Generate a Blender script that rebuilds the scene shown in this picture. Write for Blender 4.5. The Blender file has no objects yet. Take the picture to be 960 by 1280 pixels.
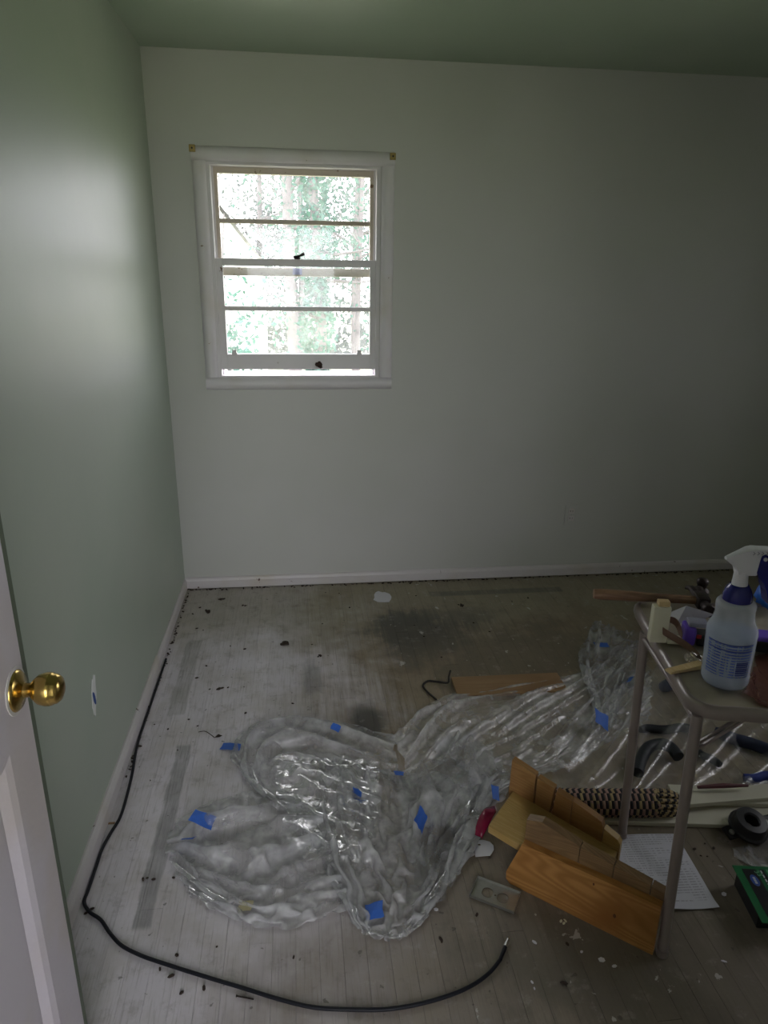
import bpy, bmesh, math, random
import numpy as np
from mathutils import Vector, Matrix
from mathutils.bvhtree import BVHTree

rnd = random.Random(7)
scene = bpy.context.scene
col = scene.collection

# ------------------------------------------------------------------ camera, light, exposure
F_PX, YAW, PITCH, ROLL = 878.62, 0.12218, 0.32741, 0.014477
CAM = Vector((0.61395, -3.43733, 1.57241))
fwd = Vector((math.sin(YAW) * math.cos(PITCH), math.cos(YAW) * math.cos(PITCH), -math.sin(PITCH)))
rgt = Vector((math.cos(YAW), -math.sin(YAW), 0))
upv = rgt.cross(fwd)
rgt, upv = (math.cos(ROLL) * rgt + math.sin(ROLL) * upv, -math.sin(ROLL) * rgt + math.cos(ROLL) * upv)
cam_data = bpy.data.cameras.new('camera')
cam = bpy.data.objects.new('camera', cam_data)
col.objects.link(cam)
cam_data.sensor_fit = 'VERTICAL'
cam_data.sensor_height = 36.0
cam_data.lens = 36.0 * F_PX / 1280.0
cam_data.clip_start = 0.02
m3 = Matrix((rgt, upv, -fwd)).transposed()
cam.matrix_world = Matrix.Translation(CAM) @ m3.to_4x4()
scene.camera = cam

world = bpy.data.worlds.new('overcast_sky')
scene.world = world
world.use_nodes = True
bg = world.node_tree.nodes['Background']
bg.inputs[0].default_value = (1.0, 0.955, 1.03, 1)
bg.inputs[1].default_value = 6.0

sun_d = bpy.data.lights.new('sun', 'SUN')
sun_d.energy = 4.5
sun_d.angle = 0.02
sun_d.color = (1.0, 0.95, 0.86)
sun = bpy.data.objects.new('sun', sun_d)
col.objects.link(sun)
sun.rotation_euler = Vector((0.25, 0.75, -0.8)).to_track_quat('-Z', 'Y').to_euler()


def portal(name, loc, direction, sx, sy):
    d = bpy.data.lights.new(name, 'AREA')
    d.shape = 'RECTANGLE'
    d.size, d.size_y = sx, sy
    d.cycles.is_portal = True
    o = bpy.data.objects.new(name, d)
    col.objects.link(o)
    o.location = loc
    o.rotation_euler = Vector(direction).to_track_quat('-Z', 'Z').to_euler()


portal('window_portal', (0.617, 0.14, 1.56), (0, -1, 0), 0.77, 0.92)
portal('window_portal', (3.74, -1.75, 1.5), (-1, 0, 0), 0.95, 1.05)
portal('hall_portal', (0.62, -4.88, 1.1), (0, 1, 0), 1.3, 2.05)

scene.view_settings.view_transform = 'Standard'
scene.view_settings.look = 'None'
scene.view_settings.gamma = 1.0
scene.view_settings.use_curve_mapping = False
scene.view_settings.exposure = 0.46
scene.cycles.use_denoising = True
scene.cycles.max_bounces = 10
scene.cycles.diffuse_bounces = 6
scene.cycles.glossy_bounces = 4
scene.cycles.transmission_bounces = 8
scene.cycles.transparent_max_bounces = 32
scene.cycles.caustics_reflective = False
scene.cycles.caustics_refractive = False
scene.cycles.sample_clamp_indirect = 4.0


# ------------------------------------------------------------------ helpers
def ray(px, py):
    return fwd + rgt * ((px - 480) / F_PX) + upv * ((640 - py) / F_PX)


def at(px, py, z=0.0):
    """point of the photograph's pixel on the horizontal plane z"""
    d = ray(px, py)
    return CAM + d * ((z - CAM.z) / d.z)


def aty(px, py, y=0.0):
    d = ray(px, py)
    return CAM + d * ((y - CAM.y) / d.y)


def atx(px, py, x=0.0):
    d = ray(px, py)
    return CAM + d * ((x - CAM.x) / d.x)


class G:
    """collects shapes; build() links them as one mesh object"""

    def __init__(self):
        self.v, self.f, self.mi = [], [], []

    def add(self, vs, fs, mi=0):
        o = len(self.v)
        self.v += [tuple(x) for x in vs]
        self.f += [tuple(i + o for i in f) for f in fs]
        self.mi += [mi] * len(fs)
        return self

    def box(self, lo, hi, M=None, mi=0):
        x0, y0, z0 = lo
        x1, y1, z1 = hi
        vs = [Vector(c) for c in ((x0, y0, z0), (x1, y0, z0), (x1, y1, z0), (x0, y1, z0), (x0, y0, z1), (x1, y0, z1), (x1, y1, z1), (x0, y1, z1))]
        if M is not None:
            vs = [M @ c for c in vs]
        return self.add(vs, [(0, 3, 2, 1), (4, 5, 6, 7), (0, 1, 5, 4), (1, 2, 6, 5), (2, 3, 7, 6), (3, 0, 4, 7)], mi)

    def bbox(self, lo, hi, b=0.004, M=None, mi=0):
        """box with chamfered edges"""
        bm = bmesh.new()
        g = G().box(lo, hi)
        vv = [bm.verts.new(c) for c in g.v]
        for f in g.f:
            bm.faces.new([vv[i] for i in f])
        bmesh.ops.bevel(bm, geom=bm.edges[:], offset=b, segments=2, profile=0.5, affect='EDGES')
        bm.verts.index_update()
        vs = [c.co.copy() for c in bm.verts]
        if M is not None:
            vs = [M @ c for c in vs]
        fs = [tuple(x.index for x in f.verts) for f in bm.faces]
        bm.free()
        return self.add(vs, fs, mi)

    def lathe(self, prof, seg=24, M=None, caps=True, mi=0):
        """prof: (r, z) list, around local Z"""
        vs, fs = [], []
        n = len(prof)
        for r, z in prof:
            for k in range(seg):
                a = 2 * math.pi * k / seg
                vs.append(Vector((r * math.cos(a), r * math.sin(a), z)))
        for i in range(n - 1):
            for k in range(seg):
                k2 = (k + 1) % seg
                fs.append((i * seg + k, i * seg + k2, (i + 1) * seg + k2, (i + 1) * seg + k))
        if caps:
            fs.append(tuple(reversed(range(seg))))
            fs.append(tuple((n - 1) * seg + k for k in range(seg)))
        if M is not None:
            vs = [M @ c for c in vs]
        return self.add(vs, fs, mi)

    def tube(self, pts, r, seg=10, caps=True, mi=0, mifun=None):
        pts = [Vector(q) for q in pts]
        n = len(pts)
        rs = r if isinstance(r, (list, tuple)) else [r] * n
        vs, fs, ms = [], [], []
        t0 = (pts[1] - pts[0]).normalized()
        ref = Vector((0, 0, 1)) if abs(t0.z) < 0.9 else Vector((1, 0, 0))
        nrm = (ref - t0 * ref.dot(t0)).normalized()
        for i in range(n):
            t = (pts[min(i + 1, n - 1)] - pts[max(i - 1, 0)]).normalized()
            nrm = (nrm - t * nrm.dot(t)).normalized()
            bn = t.cross(nrm)
            for k in range(seg):
                a = 2 * math.pi * k / seg
                vs.append(pts[i] + (nrm * math.cos(a) + bn * math.sin(a)) * rs[i])
        for i in range(n - 1):
            for k in range(seg):
                k2 = (k + 1) % seg
                fs.append((i * seg + k, i * seg + k2, (i + 1) * seg + k2, (i + 1) * seg + k))
                ms.append(mifun(i, k) if mifun else mi)
        if caps:
            fs += [tuple(reversed(range(seg))), tuple((n - 1) * seg + k for k in range(seg))]
            ms += [mi, mi]
        self.add(vs, fs)
        self.mi[-len(fs):] = ms
        return self

    def prism(self, poly, a, b, axis='Z', M=None, mi=0):
        """convex or concave outline (list of 2D) extruded between a and b along the axis"""
        def P(u, w, h):
            return Vector((u, w, h)) if axis == 'Z' else Vector((u, h, w)) if axis == 'Y' else Vector((h, u, w))
        n = len(poly)
        vs = [P(u, w, a) for u, w in poly] + [P(u, w, b) for u, w in poly]
        if M is not None:
            vs = [M @ c for c in vs]
        fs = [tuple(reversed(range(n))), tuple(range(n, 2 * n))]
        fs += [(i, (i + 1) % n, n + (i + 1) % n, n + i) for i in range(n)]
        return self.add(vs, fs, mi)

    def build(self, name, mats, parent=None, smooth=None):
        me = bpy.data.meshes.new(name)
        me.from_pydata(self.v, [], self.f)
        mats = mats if isinstance(mats, (list, tuple)) else [mats]
        for m in mats:
            me.materials.append(m)
        if len(mats) > 1:
            me.polygons.foreach_set('material_index', self.mi)
        me.update()
        bm = bmesh.new()
        bm.from_mesh(me)
        bmesh.ops.recalc_face_normals(bm, faces=bm.faces[:])
        bm.to_mesh(me)
        bm.free()
        o = bpy.data.objects.new(name, me)
        col.objects.link(o)
        if smooth:
            me.polygons.foreach_set('use_smooth', [True] * len(me.polygons))
            me.set_sharp_from_angle(angle=math.radians(smooth))
        if parent is not None:
            o.parent = parent
        return o


def tag(o, label=None, cat=None, group=None, kind=None):
    for k, v in (('label', label), ('category', cat), ('group', group), ('kind', kind)):
        if v:
            o[k] = v
    return o


def empty(name, loc=(0, 0, 0), rz=0.0, rot=None):
    o = bpy.data.objects.new(name, None)
    o.empty_display_size = 0.05
    col.objects.link(o)
    o.location = loc
    o.rotation_euler = rot or (0, 0, rz)
    return o


def flat_shape(name, loops, mat, parent=None, depth=0.001, M=None):
    """outline with holes, as a thin solid"""
    cu = bpy.data.curves.new(name, 'CURVE')
    cu.dimensions = '2D'
    cu.fill_mode = 'BOTH'
    cu.extrude = depth
    for lp in loops:
        s = cu.splines.new('POLY')
        s.points.add(len(lp) - 1)
        for q, (x, y) in zip(s.points, lp):
            q.co = (x, y, 0, 1)
        s.use_cyclic_u = True
    tmp = bpy.data.objects.new('tmp', cu)
    me = bpy.data.meshes.new_from_object(tmp)
    bpy.data.objects.remove(tmp)
    bpy.data.curves.remove(cu)
    me.materials.clear()
    me.materials.append(mat)
    if M is not None:
        me.transform(M)
    me.name = name
    o = bpy.data.objects.new(name, me)
    col.objects.link(o)
    if parent is not None:
        o.parent = parent
    return o


def text_mesh(name, txt, size, mat, parent, M, depth=0.0004):
    cu = bpy.data.curves.new(name, 'FONT')
    cu.body = txt
    cu.size = size
    cu.extrude = depth
    cu.align_x = 'CENTER'
    cu.align_y = 'CENTER'
    tmp = bpy.data.objects.new('tmp', cu)
    me = bpy.data.meshes.new_from_object(tmp)
    bpy.data.objects.remove(tmp)
    bpy.data.curves.remove(cu)
    me.materials.clear()
    me.materials.append(mat)
    me.transform(M)
    o = bpy.data.objects.new(name, me)
    col.objects.link(o)
    o.parent = parent
    return o


# ------------------------------------------------------------------ materials
class NT:
    def __init__(self, name):
        self.m = bpy.data.materials.new(name)
        self.m.use_nodes = True
        self.t = self.m.node_tree
        self.t.nodes.clear()
        self.out = self.t.nodes.new('ShaderNodeOutputMaterial')

    def n(self, typ, ins=None, **attrs):
        nd = self.t.nodes.new(typ)
        for k, v in attrs.items():
            setattr(nd, k, v)
        for k, v in (ins or {}).items():
            self.put(nd.inputs[k], v)
        return nd

    def put(self, sock, v):
        if hasattr(v, 'is_output'):
            self.t.links.new(v, sock)
        elif isinstance(v, bpy.types.Node):
            self.t.links.new(v.outputs[0], sock)
        else:
            if sock.type == 'RGBA' and len(v) == 3:
                v = (*v, 1)
            sock.default_value = v

    def math(self, op, a, b=0.0, clamp=False):
        return self.n('ShaderNodeMath', {0: a, 1: b}, operation=op, use_clamp=clamp).outputs[0]

    def mix(self, fac, a, b, blend='MIX'):
        nd = self.n('ShaderNodeMix', data_type='RGBA', blend_type=blend)
        self.put(nd.inputs[0], fac)
        self.put(nd.inputs[6], a)
        self.put(nd.inputs[7], b)
        return nd.outputs[2]

    def step(self, v, lo, hi, a=0.0, b=1.0):
        nd = self.n('ShaderNodeMapRange', interpolation_type='SMOOTHSTEP')
        for i, x in enumerate((v, lo, hi, a, b)):
            self.put(nd.inputs[i], x)
        return nd.outputs[0]

    def noise(self, vec, scale=5.0, detail=3.0, rough=0.5, dist=0.0):
        nd = self.n('ShaderNodeTexNoise', {'Scale': scale, 'Detail': detail, 'Roughness': rough, 'Distortion': dist})
        if vec is not None:
            self.put(nd.inputs['Vector'], vec)
        return nd.outputs[0]

    def mapping(self, vec, scale=(1, 1, 1), loc=(0, 0, 0), rot=(0, 0, 0)):
        nd = self.n('ShaderNodeMapping', {'Scale': scale, 'Location': loc, 'Rotation': rot})
        self.put(nd.inputs['Vector'], vec)
        return nd.outputs[0]

    def bump(self, h, strength=0.3, dist=0.002):
        return self.n('ShaderNodeBump', {'Strength': strength, 'Distance': dist, 'Height': h}).outputs[0]

    def bsdf(self, color, rough=0.5, metal=0.0, normal=None, spec=0.5, **kw):
        nd = self.n('ShaderNodeBsdfPrincipled', {'Base Color': color, 'Roughness': rough, 'Metallic': metal, 'Specular IOR Level': spec})
        if normal is not None:
            self.put(nd.inputs['Normal'], normal)
        for k, v in kw.items():
            self.put(nd.inputs[k], v)
        return nd

    def done(self, shader):
        self.t.links.new(shader.outputs[0], self.out.inputs[0])
        return self.m

    @property
    def pos(self):
        return self.n('ShaderNodeNewGeometry').outputs['Position']

    @property
    def obj(self):
        return self.n('ShaderNodeTexCoord').outputs['Object']


def simple(name, color, rough=0.5, metal=0.0, var=0.12, scale=20.0, bump=0.0, spec=0.5, **kw):
    t = NT(name)
    v = t.obj
    nz = t.noise(v, scale, 4.0, 0.6)
    c = t.mix(nz, tuple(x * (1 - var) for x in color), tuple(min(1, x * (1 + var)) for x in color))
    nrm = t.bump(t.noise(v, scale * 6, 3.0), bump, 0.002) if bump else None
    return t.done(t.bsdf(c, rough, metal, nrm, spec, **kw))


def wood(name, c1, c2, c3, scale=1.0, axis='X', rough=0.5):
    t = NT(name)
    v = t.obj
    st = {'X': (1.2, 14, 14), 'Y': (14, 1.2, 14), 'Z': (14, 14, 1.2)}[axis]
    mv = t.mapping(v, tuple(s * scale for s in st))
    nn = t.noise(mv, 0.55, 2.0, 0.45, 0.6)
    rings = t.math('ADD', t.math('MULTIPLY', t.math('SINE', t.math('MULTIPLY', nn, 230.0)), 0.5), 0.5)
    blot = t.noise(v, 6.0 * scale, 3.0)
    fine = t.noise(t.mapping(v, tuple(s * scale * 8 for s in st)), 2.0, 3.0)
    c = t.mix(rings, c1, c2)
    c = t.mix(t.step(blot, 0.45, 0.75), c, c3)
    c = t.mix(t.math('MULTIPLY', fine, 0.35), c, tuple(x * 0.6 for x in c1))
    return t.done(t.bsdf(c, rough, 0, t.bump(rings, 0.15, 0.001)))


def wall_paint(name, c1, c2, rough=0.42, spec=0.5):
    t = NT(name)
    p = t.pos
    big = t.noise(p, 1.3, 3.0, 0.5)
    c = t.mix(t.step(big, 0.35, 0.65), c1, c2)
    fine = t.noise(p, 90.0, 3.0, 0.6)
    roll = t.noise(p, 14.0, 3.0, 0.6)
    h = t.math('ADD', t.math('MULTIPLY', fine, 0.35), t.math('MULTIPLY', roll, 1.0))
    return t.done(t.bsdf(c, rough, 0, t.bump(h, 0.12, 0.004), spec))


def old_white(name, c=(0.66, 0.64, 0.66), chip=(0.20, 0.13, 0.07), chips=0.70, rough=0.4, scale=16):
    """old gloss paint with yellowing and a few chips showing wood"""
    t = NT(name)
    p = t.pos
    yel = t.step(t.noise(p, 4.0, 3.0), 0.45, 0.75)
    cc = t.mix(yel, c, (c[0] * 0.92, c[1] * 0.89, c[2] * 0.80))
    ch = t.step(t.noise(p, scale, 6.0, 0.65), chips, chips + 0.02)
    cc = t.mix(ch, cc, chip)
    h = t.math('SUBTRACT', t.noise(p, 60.0, 3.0), t.math('MULTIPLY', ch, 2.0))
    return t.done(t.bsdf(cc, rough, 0, t.bump(h, 0.25, 0.002)))


MAT = {}
MAT['wall_back'] = wall_paint('pale_grey_green_paint', (0.525, 0.533, 0.50), (0.555, 0.557, 0.535), 0.5)
MAT['wall_left'] = wall_paint('mint_green_gloss_paint', (0.38, 0.44, 0.37), (0.42, 0.465, 0.40), 0.44, 0.32)
MAT['ceiling'] = wall_paint('green_ceiling_paint', (0.36, 0.44, 0.34), (0.39, 0.46, 0.37), 0.45)
MAT['white'] = old_white('old_white_gloss_paint')
MAT['trim'] = old_white('grimy_baseboard_paint', (0.60, 0.57, 0.58), (0.10, 0.05, 0.035), 0.66, 0.4, 22)
MAT['sash'] = old_white('weathered_sash_paint', (0.52, 0.46, 0.38), (0.16, 0.09, 0.04), 0.63, 0.5, 24)
MAT['door'] = old_white('lilac_white_door_paint', (0.60, 0.56, 0.62), (0.40, 0.30, 0.16), 0.80, 0.38)
MAT['brass'] = simple('polished_brass', (0.52, 0.36, 0.11), 0.22, 1.0, 0.25, 30)
MAT['brass_dull'] = simple('dull_brass', (0.34, 0.26, 0.10), 0.45, 0.8, 0.3, 60)
MAT['dark'] = simple('dark_grime', (0.02, 0.017, 0.014), 0.8, 0, 0.3, 80)
MAT['black_rubber'] = simple('black_rubber', (0.008, 0.009, 0.013), 0.55, 0, 0.2, 40, 0.0, 0.25)
MAT['black_plastic'] = simple('black_plastic', (0.014, 0.014, 0.016), 0.35, 0, 0.2, 40)
MAT['steel'] = simple('galvanised_steel', (0.46, 0.46, 0.44), 0.35, 0.9, 0.2, 45)
MAT['taupe'] = simple('taupe_enamel', (0.27, 0.225, 0.21), 0.35, 0.1, 0.1, 25)
MAT['blue_tape'] = simple('blue_masking_tape', (0.035, 0.13, 0.52), 0.55, 0, 0.15, 60, 0.2)
MAT['pale_tape'] = simple('cream_masking_tape', (0.55, 0.50, 0.30), 0.6, 0, 0.1, 60)


def floor_material():
    t = NT('worn_painted_floor')
    p = t.pos
    sep = t.n('ShaderNodeSeparateXYZ', {0: p})
    X, Y = sep.outputs[0], sep.outputs[1]
    n_big = t.noise(p, 1.9, 5.0, 0.6)
    n_mid = t.noise(p, 6.0, 5.0, 0.62)
    grain = t.noise(t.mapping(p, (60, 3.0, 1)), 3.0, 4.0, 0.6)
    brush = t.noise(t.mapping(p, (28, 1.6, 1)), 2.0, 4.0, 0.65)
    # worn away from the left towards the right, with a ragged front
    wx = t.math('ADD', X, t.math('MULTIPLY', t.math('SUBTRACT', n_big, 0.5), 1.3))
    wx = t.math('ADD', wx, t.math('MULTIPLY', t.math('SUBTRACT', brush, 0.5), 0.5))
    wear = t.step(wx, 0.42, 1.1)
    paint = t.mix(t.step(n_mid, 0.35, 0.7), (0.74, 0.70, 0.76), (0.60, 0.56, 0.565))
    bare = t.mix(t.step(n_mid, 0.3, 0.7), (0.200, 0.150, 0.092), (0.305, 0.245, 0.172))
    c = t.mix(wear, paint, bare)
    # tan wear by the back wall
    back = t.math('MULTIPLY', t.step(t.math('ADD', Y, t.math('MULTIPLY', t.math('SUBTRACT', n_big, 0.5), 1.2)), -0.75, -0.30), 0.65)
    c = t.mix(back, c, (0.33, 0.30, 0.215))
    # worn patch in the foreground
    fgx = t.step(t.math('ADD', X, t.math('MULTIPLY', t.math('SUBTRACT', n_big, 0.5), 0.8)), 0.30, 0.75)
    fgy = t.step(t.math('ADD', Y, t.math('MULTIPLY', t.math('SUBTRACT', n_mid, 0.5), 0.5)), -1.75, -2.05)
    c = t.mix(t.math('MULTIPLY', t.math('MULTIPLY', fgx, fgy), 0.75), c, t.mix(brush, (0.18, 0.145, 0.115), (0.31, 0.27, 0.24)))

    def stain(c, cx, cy, rx, ry, colr, amt, rag=0.6):
        dx = t.math('DIVIDE', t.math('SUBTRACT', X, cx), rx)
        dy = t.math('DIVIDE', t.math('SUBTRACT', Y, cy), ry)
        d = t.math('SQRT', t.math('ADD', t.math('MULTIPLY', dx, dx), t.math('MULTIPLY', dy, dy)))
        d = t.math('ADD', d, t.math('MULTIPLY', t.math('SUBTRACT', t.math('ADD', t.math('MULTIPLY', n_mid, 0.6), t.math('MULTIPLY', brush, 0.4)), 0.5), rag * 3))
        return t.mix(t.math('MULTIPLY', t.step(d, 1.15, 0.45), amt), c, colr)

    def strip(c, x0, x1, y0, y1, colr, amt):
        jx = t.math('ADD', X, t.math('MULTIPLY', t.math('SUBTRACT', n_mid, 0.5), 0.03))
        a = t.math('MULTIPLY', t.step(jx, x0 - 0.004, x0 + 0.004), t.step(jx, x1 + 0.004, x1 - 0.004))
        b = t.math('MULTIPLY', t.step(Y, y0 - 0.01, y0 + 0.01), t.step(Y, y1 + 0.01, y1 - 0.01))
        k = t.math('MULTIPLY', t.math('MULTIPLY', a, b), t.step(t.math('ADD', t.math('MULTIPLY', grain, 0.5), t.math('MULTIPLY', n_mid, 0.5)), 0.25, 0.6, 0.45, 1.0))
        return t.mix(t.math('MULTIPLY', k, amt), c, colr)

    q = at(520, 790); c = stain(c, q.x, q.y, 0.28, 0.26, (0.055, 0.055, 0.048), 0.85, 0.8)
    q = at(560, 770); c = stain(c, q.x, q.y, 0.30, 0.10, (0.10, 0.095, 0.08), 0.5, 0.9)
    q = at(460, 902); c = stain(c, q.x, q.y, 0.085, 0.12, (0.05, 0.048, 0.042), 0.9, 0.5)
    q = at(640, 815); c = stain(c, q.x, q.y, 0.55, 0.35, (0.15, 0.128, 0.09), 0.6, 0.9)
    q = at(390, 850); c = stain(c, q.x, q.y, 0.05, 0.14, (0.16, 0.155, 0.15), 0.55, 0.9)
    q = at(840, 1220); c = stain(c, q.x, q.y, 0.42, 0.30, (0.16, 0.135, 0.10), 0.7, 0.9)
    q = at(880, 1080); c = stain(c, q.x, q.y, 0.5, 0.28, (0.16, 0.135, 0.095), 0.7, 0.8)
    q = at(700, 1180); c = stain(c, q.x, q.y, 0.28, 0.2, (0.16, 0.145, 0.12), 0.6, 0.8)
    g = (0.20, 0.20, 0.205)
    a, b = at(228, 932), at(186, 1160)
    c = strip(c, (a.x + b.x) / 2 - 0.030, (a.x + b.x) / 2 + 0.018, b.y, a.y, g, 0.66)
    a, b = at(250, 800), at(248, 892)
    c = strip(c, 0.09, a.x + 0.012, b.y, a.y, (0.33, 0.32, 0.32), 0.6)
    a, b = at(536, 742), at(705, 740)
    c = strip(c, a.x, b.x, a.y - 0.035, a.y + 0.02, (0.12, 0.125, 0.11), 0.7)
    # dirt rubbed into the grain, specks, and white paint splashes on the bare side
    c = t.mix(t.math('MULTIPLY', t.step(grain, 0.5, 0.72), 0.32), c, (0.11, 0.09, 0.07))
    blot = t.noise(p, 15.0, 6.0, 0.7)
    c = t.mix(t.math('MULTIPLY', t.step(blot, 0.52, 0.68), 0.30), c, (0.12, 0.10, 0.075))
    c = t.mix(t.math('MULTIPLY', t.step(blot, 0.45, 0.32), 0.18), c, (0.62, 0.59, 0.56))
    speck = t.step(t.noise(p, 46.0, 2.0, 0.5), 0.70, 0.74)
    c = t.mix(t.math('MULTIPLY', speck, 0.6), c, (0.06, 0.05, 0.04))
    spl = t.step(t.noise(t.mapping(p, (1.0, 0.75, 1)), 17.0, 4.0, 0.6, 0.4), 0.672, 0.69)
    spl = t.math('MULTIPLY', spl, t.step(X, 0.75, 1.05))
    c = t.mix(t.math('MULTIPLY', spl, 0.85), c, (0.55, 0.53, 0.50))
    oi = t.n('ShaderNodeObjectInfo').outputs['Random']
    c = t.mix(0.10, c, t.n('ShaderNodeCombineColor', {0: oi, 1: oi, 2: oi}).outputs[0], 'MULTIPLY')
    rough = t.step(n_mid, 0.2, 0.8, 0.42, 0.62)
    h = t.math('ADD', t.math('MULTIPLY', grain, 0.6), t.math('MULTIPLY', spl, 0.6))
    return t.done(t.bsdf(c, rough, 0, t.bump(h, 0.2, 0.002), 0.5))


MAT['floor'] = floor_material()
MAT['subfloor'] = simple('dirty_subfloor', (0.045, 0.038, 0.028), 0.8)


def glass_material():
    t = NT('dusty_hazed_glass')
    p = t.pos
    dust_haze = t.step(t.noise(p, 9.0, 5.0, 0.65), 0.3, 0.8, 0.02, 0.09)  # dust film that also carries the outdoor haze and bloom as a white veil
    tr = t.n('ShaderNodeBsdfTransparent', {0: (0.96, 0.98, 0.97)})
    df = t.n('ShaderNodeBsdfTranslucent', {0: (0.9, 0.92, 0.9)})
    gl = t.n('ShaderNodeBsdfGlossy', {0: (1, 1, 1), 1: 0.03})
    fr = t.n('ShaderNodeFresnel', {0: 1.45})
    a = t.n('ShaderNodeMixShader', {0: dust_haze, 1: tr, 2: df})
    return t.done(t.n('ShaderNodeMixShader', {0: t.math('MULTIPLY', fr.outputs[0], 0.7), 1: a, 2: gl}))


MAT['glass'] = glass_material()


def film_material(name, haze=0.35, tint=(0.995, 0.995, 0.995), white=(0.93, 0.94, 0.96), bump=0.25, gloss=0.52, rough=0.11):
    t = NT(name)
    p = t.pos
    vor = t.n('ShaderNodeTexVoronoi', {'Vector': p, 'Scale': 22.0}, feature='DISTANCE_TO_EDGE').outputs['Distance']
    crin = t.noise(t.mapping(p, (1.0, 1.0, 1.0), rot=(0, 0, 0.6)), 18.0, 4.0, 0.6, 1.5)
    crin = t.math('ABSOLUTE', t.math('SUBTRACT', crin, 0.5))
    h = t.math('ADD', t.math('MULTIPLY', t.step(vor, 0.0, 0.2), 0.15), t.math('MULTIPLY', crin, -2.0))
    nrm = t.bump(h, bump, 0.012)
    hz = t.step(t.noise(p, 9.0, 4.0, 0.6), 0.32, 0.72, haze * 0.4, haze * 1.7)
    tr = t.n('ShaderNodeBsdfTransparent', {0: tint})
    df = t.n('ShaderNodeBsdfDiffuse', {0: white, 'Normal': nrm})
    tl = t.n('ShaderNodeBsdfTranslucent', {0: white, 'Normal': nrm})
    mk = t.n('ShaderNodeMixShader', {0: 0.45, 1: df, 2: tl})
    gl = t.n('ShaderNodeBsdfGlossy', {0: (1, 1, 1), 1: rough, 'Normal': nrm})
    fr = t.n('ShaderNodeFresnel', {0: 1.5, 'Normal': nrm})
    a = t.n('ShaderNodeMixShader', {0: hz, 1: tr, 2: mk})
    return t.done(t.n('ShaderNodeMixShader', {0: t.math('MULTIPLY', fr.outputs[0], gloss, True), 1: a, 2: gl}))


MAT['film'] = film_material('clear_plastic_film')
MAT['film_matte'] = film_material('pleated_clear_plastic_film', 0.34, bump=0.25, gloss=0.16, rough=0.24)
MAT['film_thin'] = film_material('thin_clear_plastic_film', 0.15, bump=0.2, gloss=0.08, rough=0.25)
MAT['film_red'] = film_material('pinkish_plastic_film', 0.30, (0.80, 0.55, 0.52), (0.40, 0.20, 0.17))

# ------------------------------------------------------------------ room shell
W, H, YF = 3.60, 2.44, -3.12


def struct(o):
    o['kind'] = 'structure'
    return o


WX0, WX1, WZ0, WZ1 = 0.233, 1.000, 1.094, 2.020       # back window opening
g = G()
g.box((-0.12, 0, -0.1), (WX0, 0.14, H + 0.1)).box((WX1, 0, -0.1), (W + 0.12, 0.14, H + 0.1))
g.box((WX0, 0, -0.1), (WX1, 0.14, WZ0)).box((WX0, 0, WZ1), (WX1, 0.14, H + 0.1))
wall_back = struct(g.build('wall_back', MAT['wall_back']))
wall_left = struct(G().box((-0.12, YF - 0.12, -0.1), (0, 0, H + 0.1)).build('wall_left', MAT['wall_left']))
RY0, RY1, RZ0, RZ1 = -2.20, -1.30, 1.00, 2.02          # window in the right-hand wall
g = G()
g.box((W, YF - 0.12, -0.1), (W + 0.12, RY0, H + 0.1)).box((W, RY1, -0.1), (W + 0.12, 0, H + 0.1))
g.box((W, RY0, -0.1), (W + 0.12, RY1, RZ0)).box((W, RY0, RZ1), (W + 0.12, RY1, H + 0.1))
struct(g.build('wall_right', MAT['wall_back']))
DX0, DX1, DZ = 0.14, 0.95, 2.04
g = G()
g.box((0, YF - 0.12, -0.1), (DX0, YF, H + 0.1)).box((DX1, YF - 0.12, -0.1), (W, YF, H + 0.1)).box((DX0, YF - 0.12, DZ), (DX1, YF, H + 0.1))
struct(g.build('wall_front', MAT['wall_back']))
struct(G().box((-0.12, YF - 0.12, H), (W + 0.12, 0, H + 0.1)).build('ceiling', MAT['ceiling']))
# hall behind the doorway, where the photographer stands
HX0, HX1, HZ1 = 0.0, 1.25, 2.10                        # glazed outer door at the end of the hall
g = G()
g.box((-0.6, -4.75, -0.1), (-0.5, YF - 0.12, H + 0.1)).box((2.0, -4.75, -0.1), (2.1, YF - 0.12, H + 0.1))
g.box((-0.6, -4.85, -0.1), (HX0, -4.75, H + 0.1)).box((HX1, -4.85, -0.1), (2.1, -4.75, H + 0.1)).box((HX0, -4.85, HZ1), (HX1, -4.75, H + 0.1))
struct(g.build('wall_hall', MAT['wall_back']))
door2 = struct(empty('door_2', (0, 0, 0)))
g = G()
for x0, x1, z0, z1 in ((HX0, HX0 + 0.08, 0, HZ1), (HX1 - 0.08, HX1, 0, HZ1), (HX0 + 0.08, HX1 - 0.08, 0, 0.12), (HX0 + 0.08, HX1 - 0.08, HZ1 - 0.08, HZ1), (0.60, 0.65, 0.12, HZ1 - 0.08)):
    g.box((x0, -4.82, z0), (x1, -4.78, z1))
g.build('door_frame', MAT['white'], door2)
for x0, x1 in ((HX0 + 0.08, 0.60), (0.65, HX1 - 0.08)):
    G().box((x0, -4.802, 0.12), (x1, -4.799, HZ1 - 0.08)).build('pane', MAT['glass'], door2)
struct(G().box((-0.6, -4.85, H), (2.1, YF - 0.12, H + 0.1)).build('ceiling_hall', MAT['ceiling']))
struct(G().box((-0.6, -4.85, -0.1), (2.1, YF - 0.12, 0)).build('floor_hall', MAT['subfloor']))

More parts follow.
